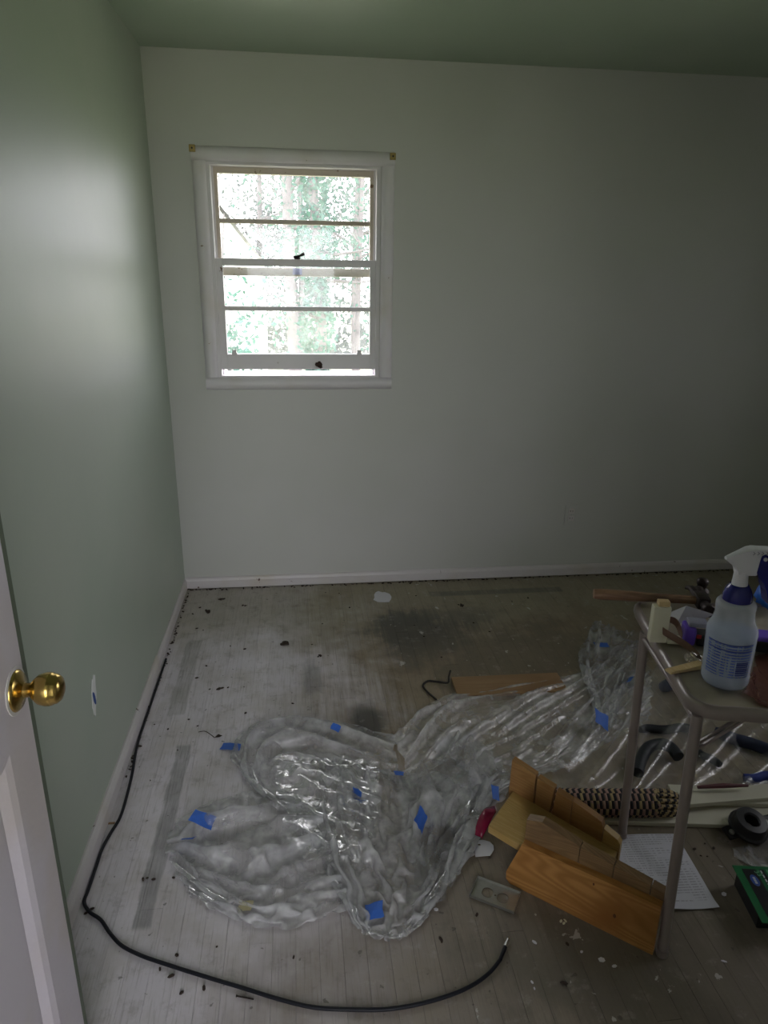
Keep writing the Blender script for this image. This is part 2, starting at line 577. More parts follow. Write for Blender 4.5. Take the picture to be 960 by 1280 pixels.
# ---- floor: narrow strip boards, each a piece of its own
floor = struct(G().box((-0.12, YF - 0.12, -0.1), (W + 0.12, 0.0, -0.016)).build('floor', MAT['subfloor']))
pw = 0.0572
g = G()
b = 0.0005
gx = pw / 2 - 0.00018
vs = [(-gx, -0.5, -0.016), (gx, -0.5, -0.016), (gx, -0.5, -b), (gx - b, -0.5, 0), (-gx + b, -0.5, 0), (-gx, -0.5, -b)]
vs = vs + [(x, 0.5, z) for x, _, z in vs]
g.add(vs, [(5, 4, 3, 2, 1, 0), (6, 7, 8, 9, 10, 11)] + [(i, (i + 1) % 6, 6 + (i + 1) % 6, 6 + i) for i in range(6)])
first = g.build('plank', MAT['floor'], floor)
plank_mesh = first.data
npl = 0
k = 0
x = pw / 2
while x < W + pw / 2:
    y = -0.002
    length = rnd.uniform(0.4, 1.9)
    while y > YF - 0.1:
        y2 = max(y - length, YF - 0.12)
        if y2 - (YF - 0.12) < 0.25:
            y2 = YF - 0.12
        o = first if npl == 0 else first.copy()
        if npl:
            col.objects.link(o)
            o.parent = floor
        o.location = (x, (y + y2) / 2, rnd.choice((0, 0, -0.0003, -0.0006)))
        o.scale = (1, (y - y2) - 0.0008, 1)
        npl += 1
        y = y2
        length = rnd.uniform(0.9, 2.1)
    x += pw

# ---- baseboards (a dirty gap stays open under them)
def profile_board(name, p0, p1, nrm, h=0.064, t=0.014, mat='trim', parent=None):
    p0, p1, nrm = Vector(p0), Vector(p1), Vector(nrm)
    prof = [(0, 0.007), (t, 0.007), (t, h * 0.72), (t * 0.75, h * 0.90), (t * 0.35, h), (0, h)]
    vs = [p0 + nrm * a + Vector((0, 0, z)) for a, z in prof] + [p1 + nrm * a + Vector((0, 0, z)) for a, z in prof]
    n = len(prof)
    gg = G().add(vs, [tuple(range(n)), tuple(reversed(range(n, 2 * n)))] + [(i, (i + 1) % n, n + (i + 1) % n, n + i) for i in range(n)])
    return gg.build(name, MAT[mat], parent)


struct(profile_board('baseboard_back', (0.0, 0, 0), (W, 0, 0), (0, -1, 0)))
struct(profile_board('baseboard_left', (0, -0.80, 0), (0, YF, 0), (1, 0, 0), h=0.070, t=0.016))
struct(profile_board('baseboard_corner', (0, -0.015, 0), (0, -0.815, 0), (1, 0, 0), h=0.060, t=0.012))
struct(profile_board('baseboard_right', (W, 0, 0), (W, YF, 0), (-1, 0, 0)))

# ---- chipped plaster in the left wall, behind the door knob
gp = atx(117, 870)
pts = []
for i in range(18):
    a = 2 * math.pi * i / 18
    r = rnd.uniform(0.75, 1.25)
    pts.append((gp.y + 0.022 * r * math.cos(a) + 0.014 * math.sin(a), gp.z + 0.066 * r * math.sin(a)))
MAT['plaster'] = simple('bare_white_plaster', (0.70, 0.71, 0.70), 0.8, 0, 0.1, 60, 0.4)
MAT['blue_paint'] = simple('blue_undercoat', (0.03, 0.08, 0.30), 0.6)
gouge = G().prism(pts, 0.0, 0.0022, 'X').build('plaster_chip', MAT['plaster'], wall_left)
bp = [(gp.y - 0.003 + 0.009 * math.cos(a) - 0.006 * math.sin(a), gp.z - 0.006 + 0.024 * math.sin(a)) for a in [i * math.pi / 5 for i in range(10)]]
G().prism(bp, 0.0022, 0.0030, 'X').build('blue_patch', MAT['blue_paint'], wall_left)

# ------------------------------------------------------------------ back window
win = struct(empty('window_1', (0, 0, 0)))
ox0, ox1, oz0, oz1 = 0.177, 1.061, 1.036, 2.080
cw = 0.058


def casing(name, lo, hi, along):
    """rounded moulding"""
    gg = G()
    n = 10
    if along == 'X':
        w0, w1, l0, l1 = lo[1], hi[1], lo[0], hi[0]
    else:
        w0, w1, l0, l1 = lo[0], hi[0], lo[1], hi[1]
    prof = [(w0, 0.0), (w0, 0.008)]
    for i in range(n + 1):
        u = i / n
        prof.append((w0 + (w1 - w0) * (0.04 + 0.92 * u), 0.012 + 0.014 * math.sin(math.pi * u) ** 0.6))
    prof += [(w1, 0.008), (w1, 0.0)]
    vs = []
    for l in (l0, l1):
        for w, d in prof:
            vs.append((l, -d, w) if along == 'X' else (w, -d, l))
    m = len(prof)
    gg.add(vs, [tuple(range(m)), tuple(reversed(range(m, 2 * m)))] + [(i, (i + 1) % m, m + (i + 1) % m, m + i) for i in range(m)])
    return gg.build(name, MAT['white'], win, smooth=40)


casing('casing', (ox0, oz1 - cw), (ox1, oz1), 'X')
casing('casing', (ox0, oz0), (ox1, oz0 + cw), 'X')
casing('casing', (ox0, oz0 + cw), (ox0 + cw, oz1 - cw), 'Z')
casing('casing', (ox1 - cw, oz0 + cw), (ox1, oz1 - cw), 'Z')
g = G()
g.box((WX0, -0.003, WZ0), (WX0 + 0.018, 0.14, WZ1)).box((WX1 - 0.018, -0.003, WZ0), (WX1, 0.14, WZ1)).box((WX0 + 0.018, -0.003, WZ1 - 0.010), (WX1 - 0.018, 0.14, WZ1))
g.box((WX0 + 0.018, 0.052, WZ0), (WX0 + 0.026, 0.060, WZ1)).box((WX1 - 0.026, 0.052, WZ0), (WX1 - 0.018, 0.060, WZ1))
g.build('jamb', MAT['white'], win)
G().box((WX0 + 0.018, -0.003, WZ0 - 0.0), (WX1 - 0.018, 0.18, WZ0 + 0.006)).build('sill', MAT['white'], win)


def sash(name, x0, x1, z0, z1, y0, y1, st, top, bot, munt_z, mat):
    gg = G()
    gg.bbox((x0, y0, z0), (x0 + st, y1, z1), 0.003).bbox((x1 - st, y0, z0), (x1, y1, z1), 0.003)
    gg.bbox((x0 + st - 0.002, y0, z1 - top), (x1 - st + 0.002, y1, z1), 0.003).bbox((x0 + st - 0.002, y0, z0), (x1 - st + 0.002, y1, z0 + bot), 0.003)
    s = gg.build(name, MAT[mat], win)
    mm = G()
    mm.bbox((x0 + st - 0.002, y0 + 0.003, munt_z - 0.010), (x1 - st + 0.002, y1 - 0.004, munt_z + 0.010), 0.004)
    mm.build('muntin', MAT[mat], s)
    ym = (y0 + y1) / 2
    for a, bz in ((z0 + bot - 0.004, munt_z - 0.006), (munt_z + 0.006, z1 - top + 0.004)):
        G().box((x0 + st - 0.004, ym - 0.0015, a), (x1 - st + 0.004, ym + 0.0015, bz)).build('pane', MAT['glass'], s)
    return s


up = sash('upper_sash', WX0 + 0.012, WX1 - 0.012, 1.552, 2.024, 0.062, 0.094, 0.030, 0.040, 0.038, 1.788, 'sash')
lo = sash('lower_sash', WX0 + 0.012, WX1 - 0.008, 1.128, 1.628, 0.012, 0.046, 0.036, 0.032, 0.072, 1.408, 'white')
# sash lock, lifts, a wasp nest on the bottom rail, bits of hardware
lk = G()
lk.lathe([(0.014, 0), (0.014, 0.008), (0.006, 0.012)], 14, Matrix.Translation((0.62, 0.028, 1.628)))
lk.tube([(0.605, 0.02, 1.636), (0.63, 0.012, 1.642), (0.652, 0.006, 1.652)], [0.006, 0.005, 0.007], 8)
lk.build('sash_lock', MAT['dark'], lo, smooth=40)
for px in (0.315, 0.905):
    G().bbox((px - 0.012, -0.004, 1.196), (px + 0.012, 0.012, 1.208), 0.002).bbox((px - 0.010, -0.006, 1.204), (px + 0.010, -0.001, 1.222), 0.002).build('sash_lift', MAT['white'], lo)
nst = G()
for i in range(26):
    a, rr = rnd.uniform(0, 6.28), rnd.uniform(0, 0.016)
    s = rnd.uniform(0.005, 0.010)
    c = Vector((0.714 + rr * math.cos(a), 0.008 - rnd.uniform(0, 0.008), 1.152 + 0.9 * rr * math.sin(a)))
    nst.lathe([(0.2 * s, -s), (s, 0), (0.2 * s, s)], 6, Matrix.Translation(c) @ Matrix.Rotation(rnd.uniform(0, 3), 4, Vector((rnd.random(), rnd.random(), 0.3)).normalized()))
MAT['mud'] = simple('dark_mud', (0.05, 0.028, 0.02), 0.9, 0, 0.4, 90, 0.5)
nst.build('mud_nest', MAT['mud'], lo)
for (bx, bz) in ((0.186, 2.066), (1.049, 2.060)):
    gg = G().bbox((bx - 0.013, -0.036, bz - 0.014), (bx + 0.013, -0.020, bz + 0.014), 0.002)
    br = gg.build('curtain_bracket', MAT['brass_dull'], win)
    G().lathe([(0.004, 0), (0.004, 0.003), (0.001, 0.004)], 10, Matrix.Translation((bx, -0.036, bz)) @ Matrix.Rotation(math.pi / 2, 4, 'X')).build('screw', MAT['dark'], br, smooth=40)
MAT['pale_blue'] = simple('pale_blue_surface', (0.42, 0.45, 0.80), 0.6)
G().box((0.598, 0.0600, 1.560), (0.640, 0.0618, 1.588)).build('pale_blue_spot', MAT['pale_blue'], up)  # small pale blue rectangle on the upper sash's meeting rail

# ---- window in the right-hand wall (out of view, its daylight falls on the left wall)
win2 = struct(empty('window_2', (0, 0, 0)))
g = G()
for (y0, y1, z0, z1) in ((RY0, RY0 + 0.05, RZ0, RZ1), (RY1 - 0.05, RY1, RZ0, RZ1), (RY0, RY1, RZ0, RZ0 + 0.05), (RY0, RY1, RZ1 - 0.05, RZ1), (-1.775, -1.725, RZ0, RZ1)):
    g.box((W + 0.03, y0, z0), (W + 0.08, y1, z1))
g.build('window_frame', MAT['white'], win2)
for y0, y1 in ((RY0 + 0.05, -1.775), (-1.725, RY1 - 0.05)):
    G().box((W + 0.05, y0, RZ0 + 0.05), (W + 0.053, y1, RZ1 - 0.05)).build('pane', MAT['glass'], win2)

# ------------------------------------------------------------------ door, opened back along the left wall
door = struct(empty('door_1', (0.15, -2.345, 0)))
dw, dh, dt = 0.765, 2.0, 0.035
sw = 0.112


def dbox(gg, y0, y1, z0, z1, x0=-dt, x1=0.0):
    gg.box((x0, -y1, z0), (x1, -y0, z1))


g = G()
dbox(g, 0.017, sw, 0.012, dh); dbox(g, dw - sw, dw, 0.012, dh)
rails = [(0.012, 0.23), (0.852, 1.05), (1.86, dh)]
for a, bz in rails:
    dbox(g, sw, dw - sw, a, bz)
dbox(g, sw, dw - sw, 0.2, 1.9, -dt + 0.012, -0.014)
g.build('door_leaf', MAT['door'], door)
for (a, bz) in ((0.23, 0.852), (1.05, 1.86)):
    gg = G()
    y0, y1 = sw, dw - sw
    mw = 0.032
    # sloping moulding around the sunk panel, then a raised field
    outer = [(-y0, a), (-y0, bz), (-y1, bz), (-y1, a)]
    inner = [(-y0 - mw, a + mw), (-y0 - mw, bz - mw), (-y1 + mw, bz - mw), (-y1 + mw, a + mw)]
    mid = [(-y0 - mw * .45, a + mw * .45), (-y0 - mw * .45, bz - mw * .45), (-y1 + mw * .45, bz - mw * .45), (-y1 + mw * .45, a + mw * .45)]
    vs = [(0.000, y, z) for y, z in outer] + [(-0.004, y, z) for y, z in mid] + [(-0.0135, y, z) for y, z in inner]
    fs = [(i, (i + 1) % 4, 4 + (i + 1) % 4, 4 + i) for i in range(4)] + [(4 + i, 4 + (i + 1) % 4, 8 + (i + 1) % 4, 8 + i) for i in range(4)]
    gg.add(vs, fs)
    gg.build('panel_moulding', MAT['door'], door)
t = NT('dark_green_edge')
p_ = t.pos
chip = t.step(t.noise(p_, 20.0, 4.0), 0.66, 0.68)
MAT['green_edge'] = t.done(t.bsdf(t.mix(chip, (0.10, 0.125, 0.085), (0.42, 0.30, 0.14)), 0.5))
G().box((-dt, -0.017, 0.012), (-0.0006, 0.0, dh)).build('edge_strip', MAT['green_edge'], door)  # narrow dark green strip with wood-coloured chips down the free edge
Mk = Matrix.Translation((0.0, -0.055, 0.930)) @ Matrix.Rotation(math.pi / 2, 4, 'Y')
rose = G().lathe([(0.034, 0), (0.034, 0.003), (0.030, 0.007), (0.016, 0.011), (0.012, 0.014), (0.0115, 0.024), (0.013, 0.026)], 32, Mk).build('knob_rose', MAT['brass'], door, smooth=50)
G().lathe([(0.012, 0.024), (0.017, 0.028), (0.024, 0.036), (0.027, 0.046), (0.0272, 0.053), (0.026, 0.058), (0.0245, 0.0595), (0.024, 0.064), (0.019, 0.070), (0.010, 0.0735), (0.003, 0.074)], 32, Mk).build('door_knob', MAT['brass'], door, smooth=50)
G().lathe([(0.040, 0), (0.040, 0.0012), (0.033, 0.002)], 24, Mk).build('paint_ring', MAT['white'], door)

# ------------------------------------------------------------------ wall outlet
oc = Vector((2.050, 0, 0.356))
outl = tag(empty('wall_outlet', oc), 'duplex outlet painted over in wall colour, low on the back wall', 'outlet')
G().bbox((-0.035, -0.006, -0.057), (0.035, 0, 0.057), 0.002).build('cover_plate', MAT['wall_back'], outl)
for dz in (-0.02, 0.02):
    gg = G().bbox((-0.017, -0.0085, dz - 0.014), (0.017, -0.005, dz + 0.014), 0.003)
    r_ = gg.build('receptacle', MAT['white'], outl)
    for sx in (-0.006, 0.006):
        G().box((sx - 0.001, -0.0092, dz - 0.004), (sx + 0.001, -0.0084, dz + 0.006)).build('slot', MAT['dark'], r_)
G().lathe([(0.003, 0), (0.003, 0.001)], 10, Matrix.Translation((0, -0.006, 0)) @ Matrix.Rotation(math.pi / 2, 4, 'X')).build('screw', MAT['steel'], outl)
# ------------------------------------------------------------------ outside the back window: yard, shed, ivy-grown trees
nrng = np.random.default_rng(11)
MAT['bark'] = simple('grey_bark', (0.10, 0.09, 0.095), 0.9, 0, 0.4, 14, 0.8)


def leaf_mat(name, c1, c2):
    t = NT(name)
    nz = t.noise(t.pos, 5.0, 3.0, 0.7)
    c = t.mix(t.step(nz, 0.3, 0.7), c1, c2)
    d = t.n('ShaderNodeBsdfDiffuse', {0: c})
    l = t.n('ShaderNodeBsdfTranslucent', {0: c})
    return t.done(t.n('ShaderNodeMixShader', {0: 0.4, 1: d, 2: l}))


MAT['ivy'] = leaf_mat('ivy_leaves', (0.028, 0.10, 0.062), (0.085, 0.17, 0.15))
MAT['leaf'] = leaf_mat('tree_leaves', (0.04, 0.095, 0.068), (0.085, 0.13, 0.115))
MAT['leaf_pale'] = leaf_mat('pale_tree_leaves', (0.065, 0.085, 0.075), (0.115, 0.125, 0.13))
MAT['yard'] = simple('sunlit_yard', (0.46, 0.48, 0.34), 0.9, 0, 0.3, 2.0)
MAT['siding'] = simple('white_siding', (0.78, 0.78, 0.76), 0.7)
MAT['roofing'] = simple('pale_roofing', (0.70, 0.69, 0.66), 0.7)
GZ = -0.7
struct(G().box((-40, 0.14, GZ - 0.2), (60, 60, GZ)).box((W + 0.12, -40, GZ - 0.2), (60, 0.14, GZ)).box((-40, -40, GZ - 0.2), (W + 0.12, -4.9, GZ)).build('ground', MAT['yard']))


def leaves(name, centres, mat, parent, size=0.07):
    c = np.asarray(centres)
    n = len(c)
    a = nrng.normal(size=(n, 3)); a /= np.linalg.norm(a, axis=1)[:, None]
    r = nrng.normal(size=(n, 3)); bvec = np.cross(a, r); bvec /= np.linalg.norm(bvec, axis=1)[:, None]
    s = size * nrng.uniform(0.6, 1.3, (n, 1))
    v = np.stack([c - a * s, c + bvec * s * 0.55, c + a * s, c - bvec * s * 0.55], 1).reshape(-1, 3)
    me = bpy.data.meshes.new(name)
    idx = np.arange(n * 4).reshape(-1, 4)
    me.from_pydata(v.tolist(), [], idx.tolist())
    me.materials.append(mat)
    o = bpy.data.objects.new(name, me)
    col.objects.link(o)
    o.parent = parent
    o['kind'] = 'stuff'
    return o


def branchy(base, height, r0, lean=(0, 0), nbr=7, spread=1.2, seed=0):
    R_ = random.Random(seed)
    gg = G()
    base = Vector(base)
    pts = [base + Vector((lean[0] * u + 0.06 * math.sin(5 * u + seed), lean[1] * u, height * u)) for u in [i / 8 for i in range(9)]]
    gg.tube(pts, [r0 * (1 - 0.6 * i / 8) for i in range(9)], 9)
    tips = []
    for k in range(nbr):
        u = R_.uniform(0.25, 0.95)
        p0 = base + Vector((lean[0] * u, lean[1] * u, height * u))
        a = R_.uniform(0, 6.28)
        L = R_.uniform(0.5, 1.0) * spread
        d = Vector((math.cos(a), 0.5 * math.sin(a), R_.uniform(-0.1, 0.7)))
        bp_ = [p0 + d * (L * q) + Vector((0, 0, 0.12 * math.sin(3 * q + k))) for q in (0, 0.3, 0.6, 1.0)]
        gg.tube(bp_, [r0 * 0.34, r0 * 0.25, r0 * 0.16, r0 * 0.07], 6)
        tips += bp_[1:]
    return gg, tips


def tree(name, label, px, y, height, r0, mat, nleaf, seed, spread=1.2, lean=(0, 0), ivy=0, leafsize=0.07, cl=0.35):
    x = aty(px, 330, y).x
    root = empty(name, (x, y, GZ))
    gg, tips = branchy((0, 0, 0), height, r0, lean, 9, spread, seed)
    gg.build('trunk', MAT['bark'], root, smooth=60)
    tips = np.array([tuple(q) for q in tips])
    ctr = tips[nrng.integers(0, len(tips), nleaf)] + nrng.normal(scale=cl, size=(nleaf, 3))
    if nleaf:
        leaves('foliage', ctr, mat, root, leafsize)
    if ivy:
        h = nrng.uniform(0, height * 0.95, ivy)
        a = nrng.uniform(0, 2 * np.pi, ivy)
        rr = (r0 + 0.10) * (1 + 0.25 * np.sin(h * 5 + seed)) * nrng.uniform(0.7, 1.25, ivy)
        u = h / height
        leaves('ivy', np.stack([lean[0] * u + rr * np.cos(a), lean[1] * u + rr * np.sin(a), h], 1), MAT['ivy'], root, 0.05)
    return tag(root, label, 'tree', 'trees in the yard beyond the window')


tree('ivy_covered_tree', 'thick tree trunk wrapped in green ivy seen through the window', 396, 7.6, 6.5, 0.10, MAT['leaf'], 700, 1, 1.1, (-0.02, 0), 4200, 0.045)
tree('bare_trunk_tree', 'pale grey tree trunk just left of the ivy-wrapped one', 362, 9.5, 7.0, 0.13, MAT['leaf_pale'], 500, 2, 1.2, (0.1, 0), 300, 0.045)
tree('leafy_tree', 'loose leafy tree behind the upper right window panes', 445, 11.5, 6.5, 0.09, MAT['leaf'], 4200, 3, 1.9, (0.1, 0), 0, 0.05, 0.5)
tree('slender_tree', 'slender tree at the far right edge of the window view', 452, 8.4, 6.0, 0.05, MAT['leaf_pale'], 600, 4, 1.0, (-0.05, 0), 150, 0.04)
tree('arching_tree', 'thin-branched tree arching over the white shed roof', 318, 13.0, 7.0, 0.08, MAT['leaf_pale'], 3800, 5, 2.2, (0.2, 0), 0, 0.05, 0.55)
tree('backdrop_tree', 'hazy pale tree far behind, in the middle of the window', 375, 19.0, 8.5, 0.12, MAT['leaf_pale'], 6500, 6, 3.0, (0, 0), 0, 0.07, 0.9)
tree('sapling', 'leafy sapling at the left edge, before the white shed wall', 281, 7.0, 3.0, 0.03, MAT['ivy'], 420, 8, 0.45, (0, 0), 0, 0.06, 0.2)
# undergrowth
br_root = empty('bramble_bank', (1.8, 15.5, GZ))
leaves('foliage', np.stack([nrng.uniform(-4, 5, 3800), nrng.uniform(-1.5, 2.5, 3800), np.abs(nrng.normal(0, 0.85, 3800))], 1), MAT['leaf_pale'], br_root, 0.09)
tag(br_root, 'low tangle of brambles along the back of the yard', 'bushes')

sy = 10.5
ap, ev, wl = aty(250, 228, sy), aty(357, 326, sy), aty(322, 326, sy)
shed = tag(empty('garden_shed', (0, 0, 0)), 'white gabled shed glaring in the sun, left in the window view', 'shed')
wx1 = wl.x
wx0 = 2 * ap.x - wx1
G().prism([(wx0, GZ), (wx1, GZ), (wx1, ev.z + 0.02), (ap.x, ap.z - 0.06), (wx0, ev.z + 0.02)], sy + 0.1, sy + 3, 'Y').build('wall', MAT['siding'], shed)
for s in (1, -1):
    ex = ap.x + s * (ev.x - ap.x)
    G().prism([(ap.x, ap.z), (ex, ev.z), (ex, ev.z - 0.07), (ap.x, ap.z - 0.07)], sy - 0.1, sy + 3.2, 'Y').build('roof', MAT['roofing'], shed)
# ------------------------------------------------------------------ crumpled clear plastic sheet
def vnoise(x, y, rng, n=64):
    """tileable smooth value noise"""
    lat = rng.uniform(-1, 1, (n, n))
    xi, yi = np.floor(x).astype(int), np.floor(y).astype(int)
    fx, fy = x - xi, y - yi
    fx, fy = fx * fx * (3 - 2 * fx), fy * fy * (3 - 2 * fy)
    a, b_ = lat[xi % n, yi % n], lat[(xi + 1) % n, yi % n]
    c, d = lat[xi % n, (yi + 1) % n], lat[(xi + 1) % n, (yi + 1) % n]
    return (a * (1 - fx) + b_ * fx) * (1 - fy) + (c * (1 - fx) + d * fx) * fy


def spread_grid(ctrl, n, m):
    """smooth interpolation of a coarse lattice of points to n x m"""
    def axis(P, k):
        r = len(P)
        t_ = np.linspace(0, r - 1, k)
        i = np.minimum(t_.astype(int), r - 2)
        f = (t_ - i).reshape((-1,) + (1,) * (P.ndim - 1))
        p1, p2 = P[i], P[i + 1]
        p0 = P[np.maximum(i - 1, 0)]
        p3 = P[np.minimum(i + 2, r - 1)]
        return 0.5 * (2 * p1 + (p2 - p0) * f + (2 * p0 - 5 * p1 + 4 * p2 - p3) * f ** 2 + (3 * p1 - p0 - 3 * p2 + p3) * f ** 3)
    A = axis(np.asarray(ctrl, float), n)
    return axis(A.transpose(1, 0, 2), m).transpose(1, 0, 2)


def film_patch(ctrl_px, su, sv, ds, seed, steps=70, fold=(2.0, 14.0), amp=0.05, lift=0.03, grav=0.0006, hold=0.05, zbase=0.003, crinkle=0.007):
    """ctrl_px[row][col] = (px, py[, height]); rows run along the folds (u), columns across them (v).
    The film is longer (su) and wider (sv) than the place it lies in, so it buckles into folds."""
    rng = np.random.default_rng(seed)
    C = []
    for row in ctrl_px:
        r_ = []
        for q in row:
            z = q[2] if len(q) > 2 else 0.0
            w = at(q[0], q[1], z)
            r_.append((w.x, w.y, z))
        C.append(r_)
    C = np.array(C)
    lu = np.linalg.norm(np.diff(C, axis=0), axis=2).sum(0).mean() * su
    lv = np.linalg.norm(np.diff(C, axis=1), axis=2).sum(1).mean() * sv
    n, m = max(8, int(lu / ds)), max(8, int(lv / ds))
    P = spread_grid(C, n, m)
    U, V = np.meshgrid(np.linspace(0, 1, n), np.linspace(0, 1, m), indexing='ij')
    eu = np.linalg.norm(np.diff(P, axis=0), axis=2) * su
    ev_ = np.linalg.norm(np.diff(P, axis=1), axis=2) * sv
    wob = 0.5 * vnoise(U * 3 + 3, V * 3, rng)
    nz = np.abs(vnoise(U * fold[0] + 1, V * fold[1] + wob * 4, rng)) + 0.5 * np.abs(vnoise(U * fold[0] * 2 + 7, V * fold[1] * 2 + wob * 5, rng)) + 0.3 * np.abs(vnoise(U * fold[0] * 5, V * fold[1] * 3, rng))
    rim = np.minimum(1, 6 * np.minimum(np.minimum(U, 1 - U) * 1.3, np.minimum(V, 1 - V)))
    P[..., 2] += zbase + amp * nz * (0.25 + 0.75 * rim) + lift * rim
    base = P.copy()
    P[..., :2] += rng.normal(scale=ds * 0.25, size=P[..., :2].shape)

    def proj_pair(a, b_, L, k=0.5):
        d = b_ - a
        l = np.linalg.norm(d, axis=2)
        corr = d * (k * (l - L) / np.maximum(l, 1e-6))[..., None]
        a += corr
        b_ -= corr

    diag = np.sqrt(eu[:, :-1] ** 2 + ev_[:-1, :] ** 2)
    bu = eu[:-1] + eu[1:]
    bv = ev_[:, :-1] + ev_[:, 1:]
    vel = np.zeros_like(P)
    for it in range(steps):
        old = P.copy()
        P = P + vel * 0.85
        P[..., 2] -= grav
        P[..., :2] += (base[..., :2] - P[..., :2]) * hold
        for rep in range(3):
            for s in (0, 1):
                proj_pair(P[s:-1:2], P[s + 1::2], eu[s::2])
                proj_pair(P[:, s:-1:2], P[:, s + 1::2], ev_[:, s::2])
            for s in (0, 1):
                proj_pair(P[s:-1:2, :-1], P[s + 1::2, 1:], diag[s::2], 0.2)
                proj_pair(P[s:-1:2, 1:], P[s + 1::2, :-1], diag[s::2], 0.2)
            # resistance to sharp bending (skip-one springs, only when too short)
            for ax in (0, 1):
                Q = P if ax == 0 else P.transpose(1, 0, 2)
                B = bu if ax == 0 else bv.T
                for s in range(0, 4):
                    a, b_ = Q[s:-2:4], Q[s + 2::4]
                    a = a[:len(b_)]
                    L = B[s::4][:len(b_)] * 0.72
                    d = b_ - a
                    l = np.linalg.norm(d, axis=2)
                    corr = d * (0.25 * np.minimum(l - L, 0) / np.maximum(l, 1e-6))[..., None]
                    a += corr
                    b_ -= corr
            np.maximum(P[..., 2], zbase, out=P[..., 2])
        low = P[..., 2] < zbase + 0.002
        P[..., :2][low] = old[..., :2][low] * 0.6 + P[..., :2][low] * 0.4
        vel = np.clip(P - old, -0.01, 0.01)
    # sharp little crinkles
    k1 = np.abs(vnoise(P[..., 0] * 30 + 5, P[..., 1] * 30 + P[..., 2] * 25, rng)) + 0.6 * np.abs(vnoise(P[..., 0] * 62, P[..., 1] * 62 + P[..., 2] * 40, rng))
    P[..., 2] = np.maximum(zbase, P[..., 2] + crinkle * (0.45 - k1))
    P[..., 0] += crinkle * 0.7 * vnoise(P[..., 1] * 40, P[..., 2] * 60 + P[..., 0] * 30, rng)
    idx = np.arange(n * m).reshape(n, m)
    F = np.stack([idx[:-1, :-1], idx[1:, :-1], idx[1:, 1:], idx[:-1, 1:]], 2).reshape(-1, 4)
    return P.reshape(-1, 3), F


def film_bvh(pp):
    V_, F_, o_ = [], [], 0
    for v, f in pp:
        V_ += v.tolist()
        F_ += (f + o_).tolist()
        o_ += len(v)
    return BVHTree.FromPolygons(V_, F_)


def film_object(name, patches, mat, parent=None):
    V_, F_, o_ = [], [], 0
    for v, f in patches:
        V_.append(v)
        F_.append(f + o_)
        o_ += len(v)
    V_, F_ = np.concatenate(V_), np.concatenate(F_)
    me = bpy.data.meshes.new(name)
    me.from_pydata(V_.tolist(), [], F_.tolist())
    me.materials.append(mat)
    me.polygons.foreach_set('use_smooth', [True] * len(me.polygons))
    me.update()
    o = bpy.data.objects.new(name, me)
    col.objects.link(o)
    md_ = o.modifiers.new('smooth', 'SUBSURF')
    md_.levels = md_.render_levels = 1
    if parent is not None:
        o.parent = parent
    return o, BVHTree.FromPolygons(V_.tolist(), F_.tolist())


patches = []
# left lobe, folds fanning out from the middle towards the left
patches.append(film_patch([[(400, 985, .05), (405, 1030, .07), (420, 1085, .05), (440, 1130, .01)],
                           [(335, 985, .03), (330, 1035, .11), (340, 1095, .09), (350, 1158, 0)],
                           [(255, 1012, 0), (262, 1050, .08), (272, 1095, .07), (285, 1144, 0)],
                           [(212, 1044, 0), (211, 1060, .02), (222, 1090, .02), (240, 1120, 0)]], 1.22, 1.55, 0.0135, 3, fold=(2.2, 6), amp=.07, lift=.01))
# rolled hem arching over the top left
patches.append(film_patch([[(405, 1005, .06), (385, 1005, .05), (352, 1005, 0)],
                           [(378, 975, .11), (345, 980, .09), (320, 985, 0)],
                           [(350, 945, .12), (318, 950, .08), (292, 942, 0)],
                           [(365, 928, .12), (345, 915, .09), (328, 903, 0)],
                           [(430, 932, .11), (420, 915, .09), (405, 902, 0)],
                           [(500, 950, .09), (495, 935, .06), (490, 922, 0)]], 1.08, 1.45, 0.013, 5, fold=(3, 4), amp=.04, lift=.02))
# filling between the arch and the middle
patches.append(film_patch([[(345, 935, .04), (350, 985, .05), (365, 1040, .05)],
                           [(400, 930, .06), (405, 985, .06), (410, 1050, .06)],
                           [(470, 930, .08), (470, 990, .08), (460, 1060, .05)]], 1.25, 1.45, 0.014, 9, fold=(4, 4), amp=.07, lift=0))
# middle lobe hanging down towards the camera, folds running towards the viewer
patches.append(film_patch([[(405, 930, .06), (450, 925, .11), (500, 925, .13), (555, 930, .06)],
                           [(393, 1000, .06), (445, 985, .18), (520, 980, .18), (612, 975, .02)],
                           [(405, 1070, .03), (455, 1055, .14), (530, 1055, .14), (588, 1058, 0)],
                           [(428, 1130, 0), (462, 1125, .08), (515, 1125, .08), (548, 1120, 0)],
                           [(445, 1160, 0), (468, 1168, .01), (500, 1170, .01), (530, 1152, 0)]], 1.18, 1.6, 0.0135, 12, fold=(1.6, 8), amp=.09, lift=.01))
# right-hand flank down to the mitre box
patches.append(film_patch([[(500, 950, .06), (560, 940, .10), (620, 950, .05), (636, 958, .02)],
                           [(510, 1010, .06), (560, 990, .11), (600, 985, .07), (632, 985, .01)],
                           [(520, 1080, .04), (550, 1050, .09), (585, 1030, .05), (612, 1022, 0)],
                           [(530, 1138, 0), (552, 1112, .03), (572, 1088, .02), (588, 1064, 0)]], 1.12, 1.4, 0.014, 15, fold=(1.4, 6), amp=.06, lift=.0))
